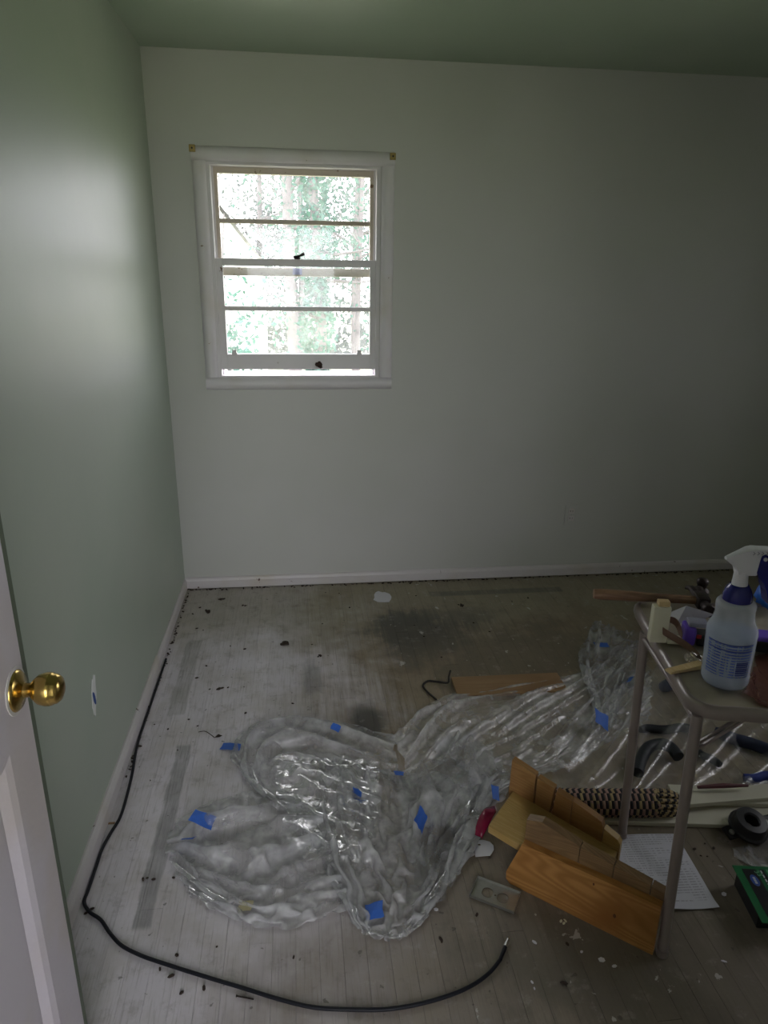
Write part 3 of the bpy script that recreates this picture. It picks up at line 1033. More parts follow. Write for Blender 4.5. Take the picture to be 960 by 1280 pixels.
# long strand running back to the right, pleated lengthwise
strand = (film_patch([[(490, 925, 0), (520, 955, .08), (560, 985, .05), (610, 1000, 0)],
                           [(555, 872, 0), (585, 910, .11), (620, 945, .10), (655, 975, 0)],
                           [(640, 858, 0), (660, 885, .08), (690, 925, .07), (705, 960, 0)],
                           [(730, 840, 0), (745, 860, .05), (760, 890, .04), (765, 925, 0)],
                           [(800, 800, 0), (812, 830, .02), (815, 865, .01), (810, 900, 0)]], 1.02, 1.45, 0.0125, 21, fold=(0.7, 17), amp=.045, lift=.01))
# lump on top where the strand starts
patches.append(film_patch([[(545, 905, .10), (570, 890, .10), (590, 890, .08)],
                           [(550, 925, .14), (575, 905, .19), (605, 905, .10)],
                           [(575, 950, .10), (600, 940, .15), (625, 930, .08)],
                           [(600, 965, .06), (615, 960, .08), (630, 950, .06)]], 1.1, 1.4, 0.013, 25, fold=(1.3, 3), amp=.03, lift=.02))
# standing fold by the table
patches.append(film_patch([[(745, 775, 0), (775, 778, .05), (800, 785, .02)],
                           [(726, 815, 0), (752, 812, .12), (790, 815, .04)],
                           [(728, 838, 0), (755, 840, .13), (785, 845, .03)],
                           [(742, 870, .01), (760, 872, .10), (775, 875, .01)],
                           [(738, 905, 0), (752, 905, .05), (770, 905, 0)]], 1.04, 1.4, 0.0135, 31, fold=(1.2, 5), amp=.04, lift=.01))
# the part spread out flat under the table
thin = film_patch([[(690, 925, .01), (690, 960, .04), (690, 985, .09), (690, 992, .05)],
                   [(760, 880, .02), (770, 930, .09), (775, 970, .09), (775, 985, .09)],
                   [(830, 830, .01), (850, 890, .08), (860, 950, .09), (860, 982, .08)],
                   [(910, 790, 0), (930, 870, .07), (950, 950, .08), (960, 982, .07)],
                   [(985, 775, 0), (1010, 870, .05), (1040, 950, .06), (1060, 990, .06)]], 1.03, 1.06, 0.028, 37, fold=(3, 4), amp=.03, lift=.01, grav=.0004)
sheet, sheet_bvh = film_object('plastic_drop_sheet', patches, MAT['film'])
strand_part, _ = film_object('pleated_length', [strand], MAT['film_matte'], sheet)
sheet_bvh = film_bvh(patches + [strand, thin])
thin_part, _ = film_object('spread_length', [thin], MAT['film_thin'], sheet)
tag(sheet, 'large crumpled clear plastic sheet with blue tape lying across the floor', 'plastic sheet')


def on_film(px, py, off=0.0015):
    d = ray(px, py).normalized()
    loc, nrm, i, dist = sheet_bvh.ray_cast(CAM, d)
    fl = at(px, py, 0.002)
    if loc is None or dist > (fl - CAM).length:
        return fl, Vector((0, 0, 1))
    if nrm.dot(d) > 0:
        nrm = -nrm
    return loc + nrm * off, nrm


def tape_piece(px, py, wpx, hpx, ang, mat='blue_tape'):
    """a strip of tape laid on the film: corners found on the film under it"""
    gg = G()
    nx, ny = 5, 3
    c, n0 = on_film(px, py)
    sc_ = (c - CAM).dot(fwd) / F_PX
    # tangent frame
    ex = (rgt * math.cos(ang) - upv * math.sin(ang))
    ex = (ex - n0 * ex.dot(n0)).normalized()
    ey = n0.cross(ex)
    lx, ly = wpx * sc_ / 2, hpx * sc_ / 2 * 1.25
    vs = []
    for i in range(nx):
        for j in range(ny):
            a, bb = i / (nx - 1) * 2 - 1, j / (ny - 1) * 2 - 1
            q = c + ex * (lx * a * (1 + 0.1 * rnd.uniform(-1, 1))) + ey * (ly * bb * (1 + 0.06 * rnd.uniform(-1, 1)))
            h, hn, _, hd = sheet_bvh.find_nearest(q)
            if h is not None and hd < 0.03:
                q = q * 0.65 + h * 0.35 + n0 * 0.003
            else:
                q = q + n0 * 0.002
            if q.z < 0.003:
                q.z = 0.003
            vs.append(q)
    fs = [(i * ny + j, (i + 1) * ny + j, (i + 1) * ny + j + 1, i * ny + j + 1) for i in range(nx - 1) for j in range(ny - 1)]
    gg.add(vs, fs)
    o = gg.build('masking_tape', MAT[mat], sheet)
    md = o.modifiers.new('thickness', 'SOLIDIFY')
    md.thickness = 0.0006
    return o


for q in ((289, 934, 24, 10, .30), (252, 1024, 32, 14, .30), (234, 1050, 18, 11, .0), (447, 992, 14, 20, .1), (525, 1023, 28, 19, .5), (468, 1139, 24, 17, -.15),
          (619, 991, 10, 15, .1), (420, 909, 12, 8, .3), (499, 968, 14, 9, .4), (751, 807, 17, 9, .1), (751, 899, 26, 15, .35), (787, 850, 10, 14, .2)):
    tape_piece(*q)
tape_piece(307, 1134, 18, 12, 0.05, 'pale_tape')
#@@OBJECTS
# ------------------------------------------------------------------ folding table
TZ = 0.700
TA = math.radians(-11.5)
tc = at(867, 884, TZ)                                  # front left corner
table = tag(empty('folding_table', (tc.x, tc.y, 0), TA), 'small taupe folding table with tubular legs, cluttered with tools', 'table')
TL, TD = 0.92, 0.53


def rrect(x0, y0, x1, y1, r, n=6):
    pts_ = []
    for cx_, cy_, a0 in ((x1 - r, y0 + r, -90), (x1 - r, y1 - r, 0), (x0 + r, y1 - r, 90), (x0 + r, y0 + r, 180)):
        for i in range(n + 1):
            a = math.radians(a0 + 90 * i / n)
            pts_.append((cx_ + r * math.cos(a), cy_ + r * math.sin(a)))
    return pts_


t = NT('tan_vinyl_table_top')
nz = t.noise(t.obj, 7.0, 4.0, 0.6)
MAT['table_top'] = t.done(t.bsdf(t.mix(t.step(nz, 0.35, 0.7), (0.26, 0.225, 0.165), (0.33, 0.29, 0.225)), 0.4, 0, t.bump(t.noise(t.obj, 160, 2), 0.2, 0.001)))
G().prism(rrect(0.008, 0.008, TL - 0.008, TD - 0.008, 0.05), TZ - 0.02, TZ).build('table_top', MAT['table_top'], table)
rim = rrect(0, 0, TL, TD, 0.055)
g = G()
prof = [(0.010, -0.002), (0.010, 0.0015), (0.005, 0.004), (0, 0.002), (-0.005, -0.004), (-0.006, -0.016), (-0.002, -0.028), (0.008, -0.030)]
nr, npf = len(rim), len(prof)
vs = []
ctr_ = Vector((TL / 2, TD / 2))
for i, (x_, y_) in enumerate(rim):
    pa, pb = Vector(rim[i - 1]), Vector(rim[(i + 1) % nr])
    tg = (pb - pa).normalized()
    inn = Vector((-tg.y, tg.x))
    for d, z in prof:
        vs.append((x_ + inn.x * d, y_ + inn.y * d, TZ + z))
g.add(vs, [(i * npf + k, i * npf + (k + 1) % npf, ((i + 1) % nr) * npf + (k + 1) % npf, ((i + 1) % nr) * npf + k) for i in range(nr) for k in range(npf)])
g.build('rim', MAT['taupe'], table, smooth=50)
inv = Matrix.Rotation(-TA, 4, 'Z') @ Matrix.Translation((-tc.x, -tc.y, 0))
ftop, fbot = inv @ at(872, 893, 0.672), inv @ at(827, 1193, 0)
btop, bbot = inv @ at(806, 790, 0.672), inv @ at(777, 1046, 0)
for a, b_ in ((ftop, fbot), (btop, bbot)):
    for mirror in (0, 1):
        A, B = Vector(a), Vector(b_)
        if mirror:
            A.x, B.x = TL - A.x, TL - B.x
        leg = G().tube([A, B + Vector((0, 0, 0.012))], 0.0125, 14).build('leg', MAT['taupe'], table, smooth=40)
        foot = G().lathe([(0.0135, 0), (0.0145, 0.004), (0.0140, 0.020)], 14, Matrix.Translation(B)).build('foot_cap', MAT['taupe'], leg, smooth=40)
for mirror in (0, 1):
    A, B = Vector(ftop), Vector(btop)
    A.z = B.z = 0.655
    if mirror:
        A.x, B.x = TL - A.x, TL - B.x
    G().tube([A, B], 0.008, 10).build('cross_bar', MAT['taupe'], table, smooth=40)
    sgn = -1 if mirror else 1
    for yy in (A.y + 0.006, A.y - 0.008):
        m_ = A.lerp(Vector((TL - B.x if mirror else B.x, 0, 0)), 0)
        G().bbox((-0.003, -0.003, 0), (0.003, 0.003, 0.135), 0.001, Matrix.Translation((A.x + sgn * 0.004, yy, 0.585)) @ Matrix.Rotation(sgn * math.radians(47), 4, 'Y')).build('brace', MAT['taupe'], table)

# ------------------------------------------------------------------ things on the table
bc = at(904.5, 852, TZ)
bottle = tag(empty('spray_bottle', (bc.x, bc.y, TZ + 0.0042), 0, (0, -0.03, 0)), 'clear spray bottle of bluish liquid with blue collar and white sprayer head', 'spray bottle')
t = NT('milky_bottle_plastic')
d1 = t.n('ShaderNodeBsdfTransparent', {0: (0.93, 0.95, 0.97)})
d2 = t.bsdf((0.72, 0.74, 0.78), 0.25)
MAT['bottle'] = t.done(t.n('ShaderNodeMixShader', {0: 0.42, 1: d1, 2: d2}))
t = NT('blue_cleaning_liquid')
d1 = t.n('ShaderNodeBsdfTransparent', {0: (0.72, 0.82, 0.93)})
d2 = t.bsdf((0.36, 0.47, 0.66), 0.2)
MAT['liquid'] = t.done(t.n('ShaderNodeMixShader', {0: 0.55, 1: d1, 2: d2}))
MAT['navy'] = simple('navy_plastic', (0.008, 0.010, 0.16), 0.25)
MAT['white_plastic'] = simple('white_plastic', (0.72, 0.71, 0.76), 0.35, 0, 0.03)
bprof = [(0.044, 0.0), (0.049, 0.004), (0.0505, 0.012), (0.0505, 0.03), (0.0495, 0.034), (0.0505, 0.038), (0.0525, 0.115), (0.0530, 0.128), (0.0515, 0.138), (0.046, 0.148), (0.0425, 0.158), (0.0405, 0.170), (0.0405, 0.184), (0.0415, 0.190), (0.0405, 0.197), (0.036, 0.202), (0.028, 0.205)]
G().lathe(bprof, 40, None, True).build('bottle_body', MAT['bottle'], bottle, smooth=60)
G().lathe([(0.043, 0.003), (0.048, 0.008), (0.0490, 0.03), (0.0490, 0.04), (0.0510, 0.115), (0.0505, 0.126)], 40).build('liquid', MAT['liquid'], bottle, smooth=60)
# printed back label: lines of small print and a bar code
t = NT('printed_label')
uv = t.obj
sp = t.n('ShaderNodeSeparateXYZ', {0: uv})
ln = t.math('SINE', t.math('MULTIPLY', sp.outputs[2], 900.0))
words = t.noise(t.mapping(uv, (1, 1, 0.05)), 260.0, 2.0)
ink = t.math('MULTIPLY', t.step(ln, 0.0, 0.3), t.step(words, 0.42, 0.5))
lb = t.bsdf(t.mix(ink, (0.40, 0.48, 0.68), (0.08, 0.12, 0.38)), 0.4)
tr_ = t.n('ShaderNodeBsdfTransparent', {0: (0.9, 0.93, 0.97)})
MAT['label'] = t.done(t.n('ShaderNodeMixShader', {0: t.math('ADD', t.math('MULTIPLY', ink, 0.6), 0.25), 1: tr_, 2: lb}))


def wrap_patch(gg, a0, a1, z0, z1, off, n=10):
    vs_ = []
    for i in range(n + 1):
        a = math.radians(a0 + (a1 - a0) * i / n)
        for z in (z0, z1):
            r_ = 0.0505 + (0.0525 - 0.0505) * (z - 0.038) / 0.077 + off
            vs_.append((r_ * math.cos(a), r_ * math.sin(a), z))
    gg.add(vs_, [(2 * i, 2 * i + 2, 2 * i + 3, 2 * i + 1) for i in range(n)])


g = G(); wrap_patch(g, -178, -66, 0.036, 0.118, 0.0006, 18)
label = g.build('label', MAT['label'], bottle, smooth=60)
MAT['ink'] = simple('navy_print', (0.03, 0.05, 0.24), 0.4)
g = G(); wrap_patch(g, -106, -72, 0.040, 0.078, 0.0010)
MAT['label_white'] = simple('pale_print', (0.40, 0.46, 0.62), 0.4)
bar = g.build('barcode', MAT['label_white'], label, smooth=60)
for k in range(7):
    g = G(); wrap_patch(g, -104, -74, 0.042 + k * 0.0050, 0.0455 + k * 0.0050 + 0.0004 * (k % 3), 0.0014)
    g.build('bar', MAT['ink'], bar, smooth=60)
for z in (0.1155, 0.1005):
    g = G(); wrap_patch(g, -178, -66, z, z + 0.0022, 0.0012, 16)
    g.build('print_line', MAT['ink'], label, smooth=60)
G().lathe([(0.030, 0.200), (0.0308, 0.204), (0.0300, 0.216), (0.0255, 0.230), (0.0205, 0.238), (0.0190, 0.240)], 32).build('collar', MAT['navy'], bottle, smooth=50)
HM = Matrix.Rotation(math.radians(-8), 4, 'Z')
head = G()
head.lathe([(0.0170, 0.236), (0.0155, 0.252), (0.0145, 0.272)], 24, None, True)
hp = [(-0.038, 0.304), (-0.0385, 0.299), (-0.034, 0.295), (-0.018, 0.282), (-0.013, 0.274), (-0.012, 0.266), (0.014, 0.264), (0.027, 0.264), (0.030, 0.296), (0.085, 0.300), (0.088, 0.318), (0.060, 0.3235), (0.015, 0.3265), (0.004, 0.324)]
nh = len(hp)
layers = [(-0.013, 0.90), (-0.0105, 1.0), (0.0105, 1.0), (0.013, 0.90)]
vs = []
for yv, s_ in layers:
    for x_, z_ in hp:
        sx_ = s_ if x_ > -0.02 else 1.0
        tw = 0.45 if x_ < -0.02 else 1.0
        vs.append(HM @ Vector((x_, yv * tw, 0.295 + (z_ - 0.295) * (0.93 if s_ < 1 else 1))))
fs = [tuple(reversed(range(nh))), tuple(3 * nh + i for i in range(nh))]
for l_ in range(3):
    fs += [(l_ * nh + i, l_ * nh + (i + 1) % nh, (l_ + 1) * nh + (i + 1) % nh, (l_ + 1) * nh + i) for i in range(nh)]
head.add(vs, fs)
hd = head.build('sprayer_head', MAT['white_plastic'], bottle, smooth=35)
tp = [(0.029, 0.300), (0.031, 0.310), (0.038, 0.314), (0.045, 0.311), (0.050, 0.300), (0.056, 0.293), (0.078, 0.289), (0.086, 0.250), (0.082, 0.205), (0.070, 0.190), (0.060, 0.200), (0.053, 0.228), (0.044, 0.248), (0.030, 0.262), (0.026, 0.272)]
trig = G().prism(tp, -0.0152, 0.0152, 'Y', HM).build('trigger', MAT['navy'], bottle)
G().lathe([(0.0042, 0), (0.0042, 0.002), (0.003, 0.003)], 14, HM @ Matrix.Translation((0.038, -0.0152, 0.304)) @ Matrix.Rotation(math.pi / 2, 4, 'X')).build('pivot_pin', MAT['white_plastic'], trig)
MAT['grey_mark'] = simple('moulded_grey_mark', (0.22, 0.22, 0.28), 0.5)
for k in range(5):
    xx = 0.014 + 0.009 * k
    g = G()
    for s_ in (-1, 1):
        g.box((-0.0027, -0.0006, -0.0006), (0.0027, 0, 0.0006), HM @ Matrix.Translation((xx, -0.0129, 0.3165 + s_ * 0.0017)) @ Matrix.Rotation(s_ * math.radians(40), 4, 'Y'))
    g.build('chevron', MAT['grey_mark'], hd)

# hammer lying across the back of the table
h0, h1 = at(742, 743, TZ + 0.018), at(874, 752, TZ + 0.018)
hv = (h1 - h0).normalized()
ham = tag(empty('hammer', (h0.x, h0.y, TZ + 0.0042), math.atan2(hv.y, hv.x)), 'hammer with a worn wooden handle overhanging the back corner of the table', 'hammer')
MAT['handle'] = wood('worn_hammer_handle', (0.20, 0.105, 0.055), (0.26, 0.15, 0.085), (0.13, 0.07, 0.04), 1.5, 'X')
L_ = (h1 - h0).length
pts_ = [(0, 0, .016), (0.02, 0, .016), (0.10, 0, .0165), (0.18, 0, .017), (L_ + 0.02, 0, .018)]
hb = G().tube(pts_, [.0135, .0155, .0145, .0120, .0115], 12)
hb.v = [(x_, y_ * 1.05, max(0.0015, z_)) for x_, y_, z_ in hb.v]
hb.build('handle', MAT['handle'], ham, smooth=50)
MAT['iron'] = simple('rusty_black_iron', (0.035, 0.026, 0.022), 0.5, 0.6, 0.5, 40, 0.4)
g = G()
g.bbox((L_ - 0.012, -0.03, 0.002), (L_ + 0.022, 0.03, 0.036), 0.005)
g.lathe([(0.012, 0), (0.012, 0.02), (0.017, 0.026), (0.018, 0.044), (0.016, 0.047)], 18, Matrix.Translation((L_ + 0.005, -0.028, 0.020)) @ Matrix.Rotation(math.pi / 2, 4, 'X'))
for s_ in (-1, 1):
    g.tube([(L_ + 0.005 + s_ * 0.006, 0.028, 0.022), (L_ + 0.005 + s_ * 0.010, 0.055, 0.027), (L_ + 0.005 + s_ * 0.013, 0.085, 0.018), (L_ + 0.005 + s_ * 0.014, 0.10, 0.008)], [.012, .010, .007, .004], 8)
g.build('hammer_head', MAT['iron'], ham, smooth=40)
# dark iron fitting standing behind it
q = at(876, 756, TZ)
g = G().lathe([(0.020, 0), (0.023, 0.006), (0.021, 0.016), (0.014, 0.022), (0.013, 0.030), (0.016, 0.034), (0.0165, 0.044), (0.012, 0.050), (0.004, 0.052)], 20, Matrix.Translation((q.x + 0.03, q.y + 0.055, TZ + 0.0042)))
tag(g.build('pipe_fitting', MAT['iron'], None, smooth=45), 'small rusty iron fitting standing behind the hammer head', 'fitting')

MAT['cream'] = simple('cream_painted_wood', (0.62, 0.60, 0.46), 0.55, 0, 0.08, 20)
MAT['raw'] = wood('raw_pine', (0.56, 0.40, 0.19), (0.62, 0.47, 0.25), (0.50, 0.34, 0.15), 2.0, 'Y')
q = at(826, 806, TZ)
blk = tag(empty('wood_block', (q.x + 0.006, q.y + 0.012, TZ + 0.0042), TA), 'cream-painted wood offcut standing at the left edge of the table', 'wood block')
G().bbox((-0.032, -0.012, 0.0), (0.010, 0.012, 0.098), 0.002).build('upright', MAT['cream'], blk)
G().bbox((0.0105, -0.016, 0.0), (0.05, 0.012, 0.012), 0.002).build('foot', MAT['cream'], blk)
G().bbox((-0.022, -0.010, 0.0985), (0.006, 0.010, 0.112), 0.002).build('raw_top', MAT['raw'], blk)

MAT['paper'] = simple('white_paper', (0.66, 0.65, 0.70), 0.8, 0, 0.04, 12)
# folded white paper, like a little tent
a, b_, c_, d_ = at(826, 770, TZ + .01), at(858, 757, TZ + .06), at(893, 768, TZ + .05), at(846, 780, TZ + .012)
g = G()
e_ = at(870, 778, TZ + .015)
vs = [a, b_, c_, e_, d_]
vs += [v_ + Vector((0.001, 0.002, 0.0)) - Vector((0, 0, 0.0012)) for v_ in vs]
g.add(vs, [(0, 1, 4), (1, 2, 3, 4), (5, 9, 6), (6, 9, 8, 7), (0, 5, 6, 1), (1, 6, 7, 2), (2, 7, 8, 3), (3, 8, 9, 4), (4, 9, 5, 0)])
tag(g.build('folded_paper', MAT['paper']), 'folded white paper standing up behind the spray bottle', 'paper')

# brown strap looped on itself
MAT['strap'] = simple('brown_leather_strap', (0.17, 0.095, 0.06), 0.45, 0, 0.25, 50, 0.3)
path = [at(878, 826, TZ + .012), at(862, 808, TZ + .018), at(840, 796, TZ + .03), at(819, 783, TZ + .045), at(826, 775, TZ + .055), at(843, 773, TZ + .055), at(850, 786, TZ + .03), at(852, 800, TZ + .012)]
g = G()
vs = []
for i, c in enumerate(path):
    tg = (path[min(i + 1, len(path) - 1)] - path[max(i - 1, 0)]).normalized()
    up_ = Vector((0, 0, 1)) - tg * tg.z
    up_.normalize()
    sd = tg.cross(up_)
    for u_, w_ in ((-1, -1), (1, -1), (1, 1), (-1, 1)):
        vs.append(c + up_ * (u_ * 0.0105) + sd * (w_ * 0.0013))
g.add(vs, [(4 * i + k, 4 * i + (k + 1) % 4, 4 * i + 4 + (k + 1) % 4, 4 * i + 4 + k) for i in range(len(path) - 1) for k in range(4)] + [(3, 2, 1, 0), tuple(4 * (len(path) - 1) + k for k in range(4))])
o = g.build('strap', MAT['strap'])
md = o.modifiers.new('round', 'SUBSURF'); md.levels = md.render_levels = 2
tag(o, 'narrow brown strap looped on itself in front of the folded paper', 'strap')
# crinkled clear wrapper next to the strap
MAT['cellophane'] = film_material('cellophane', 0.35, white=(0.75, 0.68, 0.55))
g = G()
cc = at(866, 822, TZ + 0.014)
R2 = random.Random(5)
vs, fs = [], []
for i in range(7):
    for j in range(9):
        a = 2 * math.pi * j / 9
        r_ = (0.006 + 0.008 * math.sin(math.pi * (i + 0.6) / 7)) * R2.uniform(0.6, 1.3)
        vs.append(cc + Vector(((i - 3) * 0.006, 0, 0)) + Vector((R2.uniform(-.002, .002), r_ * math.cos(a), 0.8 * r_ * math.sin(a))))
for i in range(6):
    for j in range(9):
        fs.append((i * 9 + j, i * 9 + (j + 1) % 9, (i + 1) * 9 + (j + 1) % 9, (i + 1) * 9 + j))
g.add([(v_.x, v_.y, max(v_.z, TZ + 0.0045)) for v_ in vs], fs + [tuple(range(9)), tuple(54 + k for k in range(9))])
tag(g.build('wrapper', MAT['cellophane']), 'little crinkled see-through wrapper at the end of the brown strap', 'wrapper')

# wooden shim in front
s0, s1 = at(836, 839, TZ + .006), at(876, 832, TZ + .006)
sv_ = s1 - s0
shim = G()
Ms = Matrix.Translation((s0.x, s0.y, TZ + 0.0042)) @ Matrix.Rotation(math.atan2(sv_.y, sv_.x), 4, 'Z')
vs = [Ms @ Vector(q) for q in ((-.004, -.011, 0), (.092, -.012, 0), (.092, .012, 0), (-.004, .012, 0), (0, -.009, .004), (.09, -.011, .011), (.09, .010, .011), (0, .009, .004))]
shim.add(vs, [(0, 3, 2, 1), (4, 5, 6, 7), (0, 1, 5, 4), (1, 2, 6, 5), (2, 3, 7, 6), (3, 0, 4, 7)])
tag(shim.build('wood_shim', MAT['raw']), 'short yellow pine shim at the table edge before the spray bottle', 'wood shim')

# purple and black tool lying behind the bottle
MAT['purple'] = simple('purple_plastic', (0.14, 0.07, 0.52), 0.35)
MAT['red'] = simple('red_plastic', (0.45, 0.03, 0.03), 0.4)
p0, p1 = at(857, 800, TZ + .02), at(975, 812, TZ + .02)
pv = p1 - p0
lev = tag(empty('spirit_level', (p0.x, p0.y, TZ + 0.0042), math.atan2(pv.y, pv.x)), 'purple and black plastic tool lying behind the spray bottle', 'tool')
G().bbox((0.028, 0.004, 0.0), (0.26, 0.046, 0.030), 0.004).build('body', MAT['black_plastic'], lev)
G().bbox((-0.004, 0.0, 0.0), (0.024, 0.05, 0.048), 0.006).build('end_cap', MAT['purple'], lev)
G().bbox((0.13, 0.000, 0.0305), (0.262, 0.05, 0.042), 0.004).build('top_strip', MAT['purple'], lev)
G().bbox((0.0245, 0.001, 0.022), (0.036, 0.0036, 0.032), 0.001).build('red_button', MAT['red'], lev)
G().bbox((0.004, 0.006, 0.0485), (0.05, 0.044, 0.060), 0.003).build('grey_cover', MAT['grey_mark'], lev)

# bright blue glove / cloth lump at the frame's edge
MAT['blue_glove'] = simple('bright_blue_rubber', (0.02, 0.14, 0.62), 0.4, 0, 0.15, 30, 0.3)
bg0 = at(958, 782, TZ)
g = G()
R3 = random.Random(3)
seg, rings_ = 16, 9
vs = []
for i in range(rings_):
    ph = math.pi * (i + 0.5) / rings_
    for j in range(seg):
        a = 2 * math.pi * j / seg
        wob = 1 + 0.13 * math.sin(3 * a + i) + 0.08 * math.sin(7 * a + 2 * i)
        vs.append(Vector((0.060 * math.sin(ph) * math.cos(a) * wob, 0.040 * math.sin(ph) * math.sin(a) * wob, 0.046 - 0.042 * math.cos(ph) * (1 + 0.1 * math.sin(2 * a)))))
fs = [(i * seg + j, i * seg + (j + 1) % seg, (i + 1) * seg + (j + 1) % seg, (i + 1) * seg + j) for i in range(rings_ - 1) for j in range(seg)] + [tuple(reversed(range(seg))), tuple((rings_ - 1) * seg + j for j in range(seg))]
Mb = Matrix.Translation((bg0.x + 0.066, bg0.y + 0.085, TZ + 0.0042)) @ Matrix.Rotation(0.5, 4, 'Z')
g.add([Mb @ v_ for v_ in vs], fs)
tag(g.build('rubber_glove', MAT['blue_glove'], None, smooth=60), 'crumpled bright blue rubber lump behind the spray bottle trigger', 'glove')

# pinkish plastic bag at the right edge
q = [at(930, 872, TZ + .003), at(1000, 885, TZ + .003), at(1000, 815, TZ + .003), at(938, 822, TZ + .003)]
rb_patch = film_patch([[(928, 868, TZ), (940, 842, TZ + .02), (944, 822, TZ)], [(948, 876, TZ), (960, 848, TZ + .06), (965, 818, TZ)], [(985, 884, TZ), (990, 850, TZ + .05), (995, 818, TZ)]], 1.25, 1.4, 0.008, 44, fold=(5, 5), amp=.025, lift=.0, zbase=TZ + 0.005, grav=.0003)
rb_patch[0][:, 2] = np.maximum(np.where(rb_patch[0][:, 2] > 1.0, rb_patch[0][:, 2] - TZ, rb_patch[0][:, 2]), TZ + 0.005)
rb, _ = film_object('plastic_bag', [rb_patch], MAT['film_red'])
tag(rb, 'crumpled reddish see-through plastic bag right of the spray bottle', 'plastic bag')

# ------------------------------------------------------------------ mitre box on the floor
mbL, mbR = at(634, 1103, 0), at(815.5, 1194, 0)
ax = (mbR - mbL)
mlen = ax.length
mbox = tag(empty('mitre_box', (mbL.x, mbL.y, 0), math.atan2(ax.y, ax.x)), 'wooden mitre box with slotted fences lying beside the table leg', 'mitre box')
MAT['pine_orange'] = wood('orange_pine', (0.38, 0.175, 0.045), (0.54, 0.275, 0.085), (0.31, 0.125, 0.03), 1.0, 'X')
MAT['pine_yellow'] = wood('yellow_pine', (0.46, 0.30, 0.10), (0.54, 0.37, 0.15), (0.42, 0.26, 0.09), 1.0, 'X')
MAT['pine_grey'] = wood('worn_grey_pine', (0.21, 0.125, 0.055), (0.29, 0.18, 0.085), (0.15, 0.09, 0.045), 1.0, 'X')
MAT['pine_brown'] = wood('brown_pine', (0.30, 0.155, 0.05), (0.38, 0.21, 0.075), (0.25, 0.12, 0.04), 1.0, 'X')
BZ = 0.150            # top of the front board
# front board (hooks over a bench), left end cut off at a slant
G().prism([(0.006, 0), (mlen, 0), (mlen, BZ + 0.004), (0.032, BZ), (-0.006, 0.035), (-0.004, 0.012)], 0.0, 0.020, 'Y').build('front_board', MAT['pine_orange'], mbox)
# base between the fences, longer to the left, sagging to the right
G().prism([(-0.075, 0.116), (0.235, 0.066), (0.235, 0.088), (-0.075, 0.138)], 0.0205, 0.185, 'Y').build('base', MAT['pine_yellow'], mbox)
# near fence, in pieces between the saw slots
nf = [[(0.030, 0.120), (0.175, 0.110), (0.175, 0.203), (0.072, 0.226), (0.030, 0.213)], [(0.1770, 0.110), (0.262, 0.105), (0.262, 0.192), (0.1770, 0.202)], [(0.2640, 0.105), (0.352, 0.100), (0.352, 0.181), (0.2640, 0.1915)], [(0.3545, 0.100), (mlen, 0.098), (mlen, 0.176), (0.3545, 0.180)]]
for k, pl in enumerate(nf):
    G().prism(pl, 0.0205, 0.046, 'Y').build('near_fence', MAT['pine_grey'], mbox)
# far fence: pieces with upright and slanting slots, falling away to the right
ff = [[(-0.090, 0.0), (-0.012, 0.0), (-0.012, 0.222), (-0.086, 0.243)], [(-0.0065, 0.0), (0.030, 0.0), (0.045, 0.204), (-0.0065, 0.216)], [(0.0360, 0.0), (0.098, 0.0), (0.098, 0.186), (0.0520, 0.199)], [(0.1005, 0.0), (0.190, 0.0), (0.190, 0.140), (0.184, 0.160), (0.1005, 0.190)], [(0.1925, 0.0), (0.240, 0.0), (0.240, 0.112), (0.232, 0.124), (0.1925, 0.142)]]
for k, pl in enumerate(ff):
    G().prism(pl, 0.1855, 0.207, 'Y').build('far_fence', MAT['pine_yellow' if k == 4 else 'pine_brown'], mbox)
# knots on the front board
MAT['knot'] = simple('dark_knot', (0.11, 0.04, 0.015), 0.6)
for kx, kz, kr in ((0.285, 0.062, 0.0055), (0.225, 0.128, 0.0035)):
    G().lathe([(kr, 0), (kr * 0.6, 0.0006)], 12, Matrix.Translation((kx, 0, kz)) @ Matrix.Rotation(math.pi / 2, 4, 'X') @ Matrix.Diagonal((0.7, 1.2, 1, 1))).build('knot', MAT['knot'], mbox)

# ------------------------------------------------------------------ printed sheet of paper under the table
t = NT('printed_paper')
v_ = t.obj
sp = t.n('ShaderNodeSeparateXYZ', {0: v_})
line = t.step(t.math('SINE', t.math('MULTIPLY', sp.outputs[1], 2 * math.pi / 0.0085)), 0.15, 0.5)
para = t.step(t.noise(t.mapping(v_, (3, 12, 1)), 3.0, 2.0), 0.40, 0.46)
word = t.step(t.noise(t.mapping(v_, (1, 0.08, 1)), 220.0, 2.0), 0.42, 0.5)
inx = t.math('MULTIPLY', t.step(sp.outputs[0], 0.014, 0.018), t.step(sp.outputs[0], 0.196, 0.192))
iny = t.math('MULTIPLY', t.step(sp.outputs[1], 0.020, 0.024), t.step(sp.outputs[1], 0.262, 0.258))
ink = t.math('MULTIPLY', t.math('MULTIPLY', t.math('MULTIPLY', line, word), para), t.math('MULTIPLY', inx, iny))
MAT['printed'] = t.done(t.bsdf(t.mix(t.math('MULTIPLY', ink, 0.45), (0.58, 0.58, 0.64), (0.10, 0.10, 0.13)), 0.8))
pa_, pb_ = at(852, 1056), at(899, 1137)
dirp = (pb_ - pa_).normalized()
g = G()
nx, ny = 8, 10
vs = []
for i in range(nx + 1):
    for j in range(ny + 1):
        x_, y_ = 0.205 * i / nx, 0.262 * j / ny
        z_ = 0.0022 + 0.006 * max(0, (0.04 - y_) / 0.04) ** 2 * (0.6 + 0.4 * math.sin(7 * x_ / 0.2)) + 0.0012 * (1 + math.sin(30 * x_ + 17 * y_))
        vs.append((x_, y_, z_))
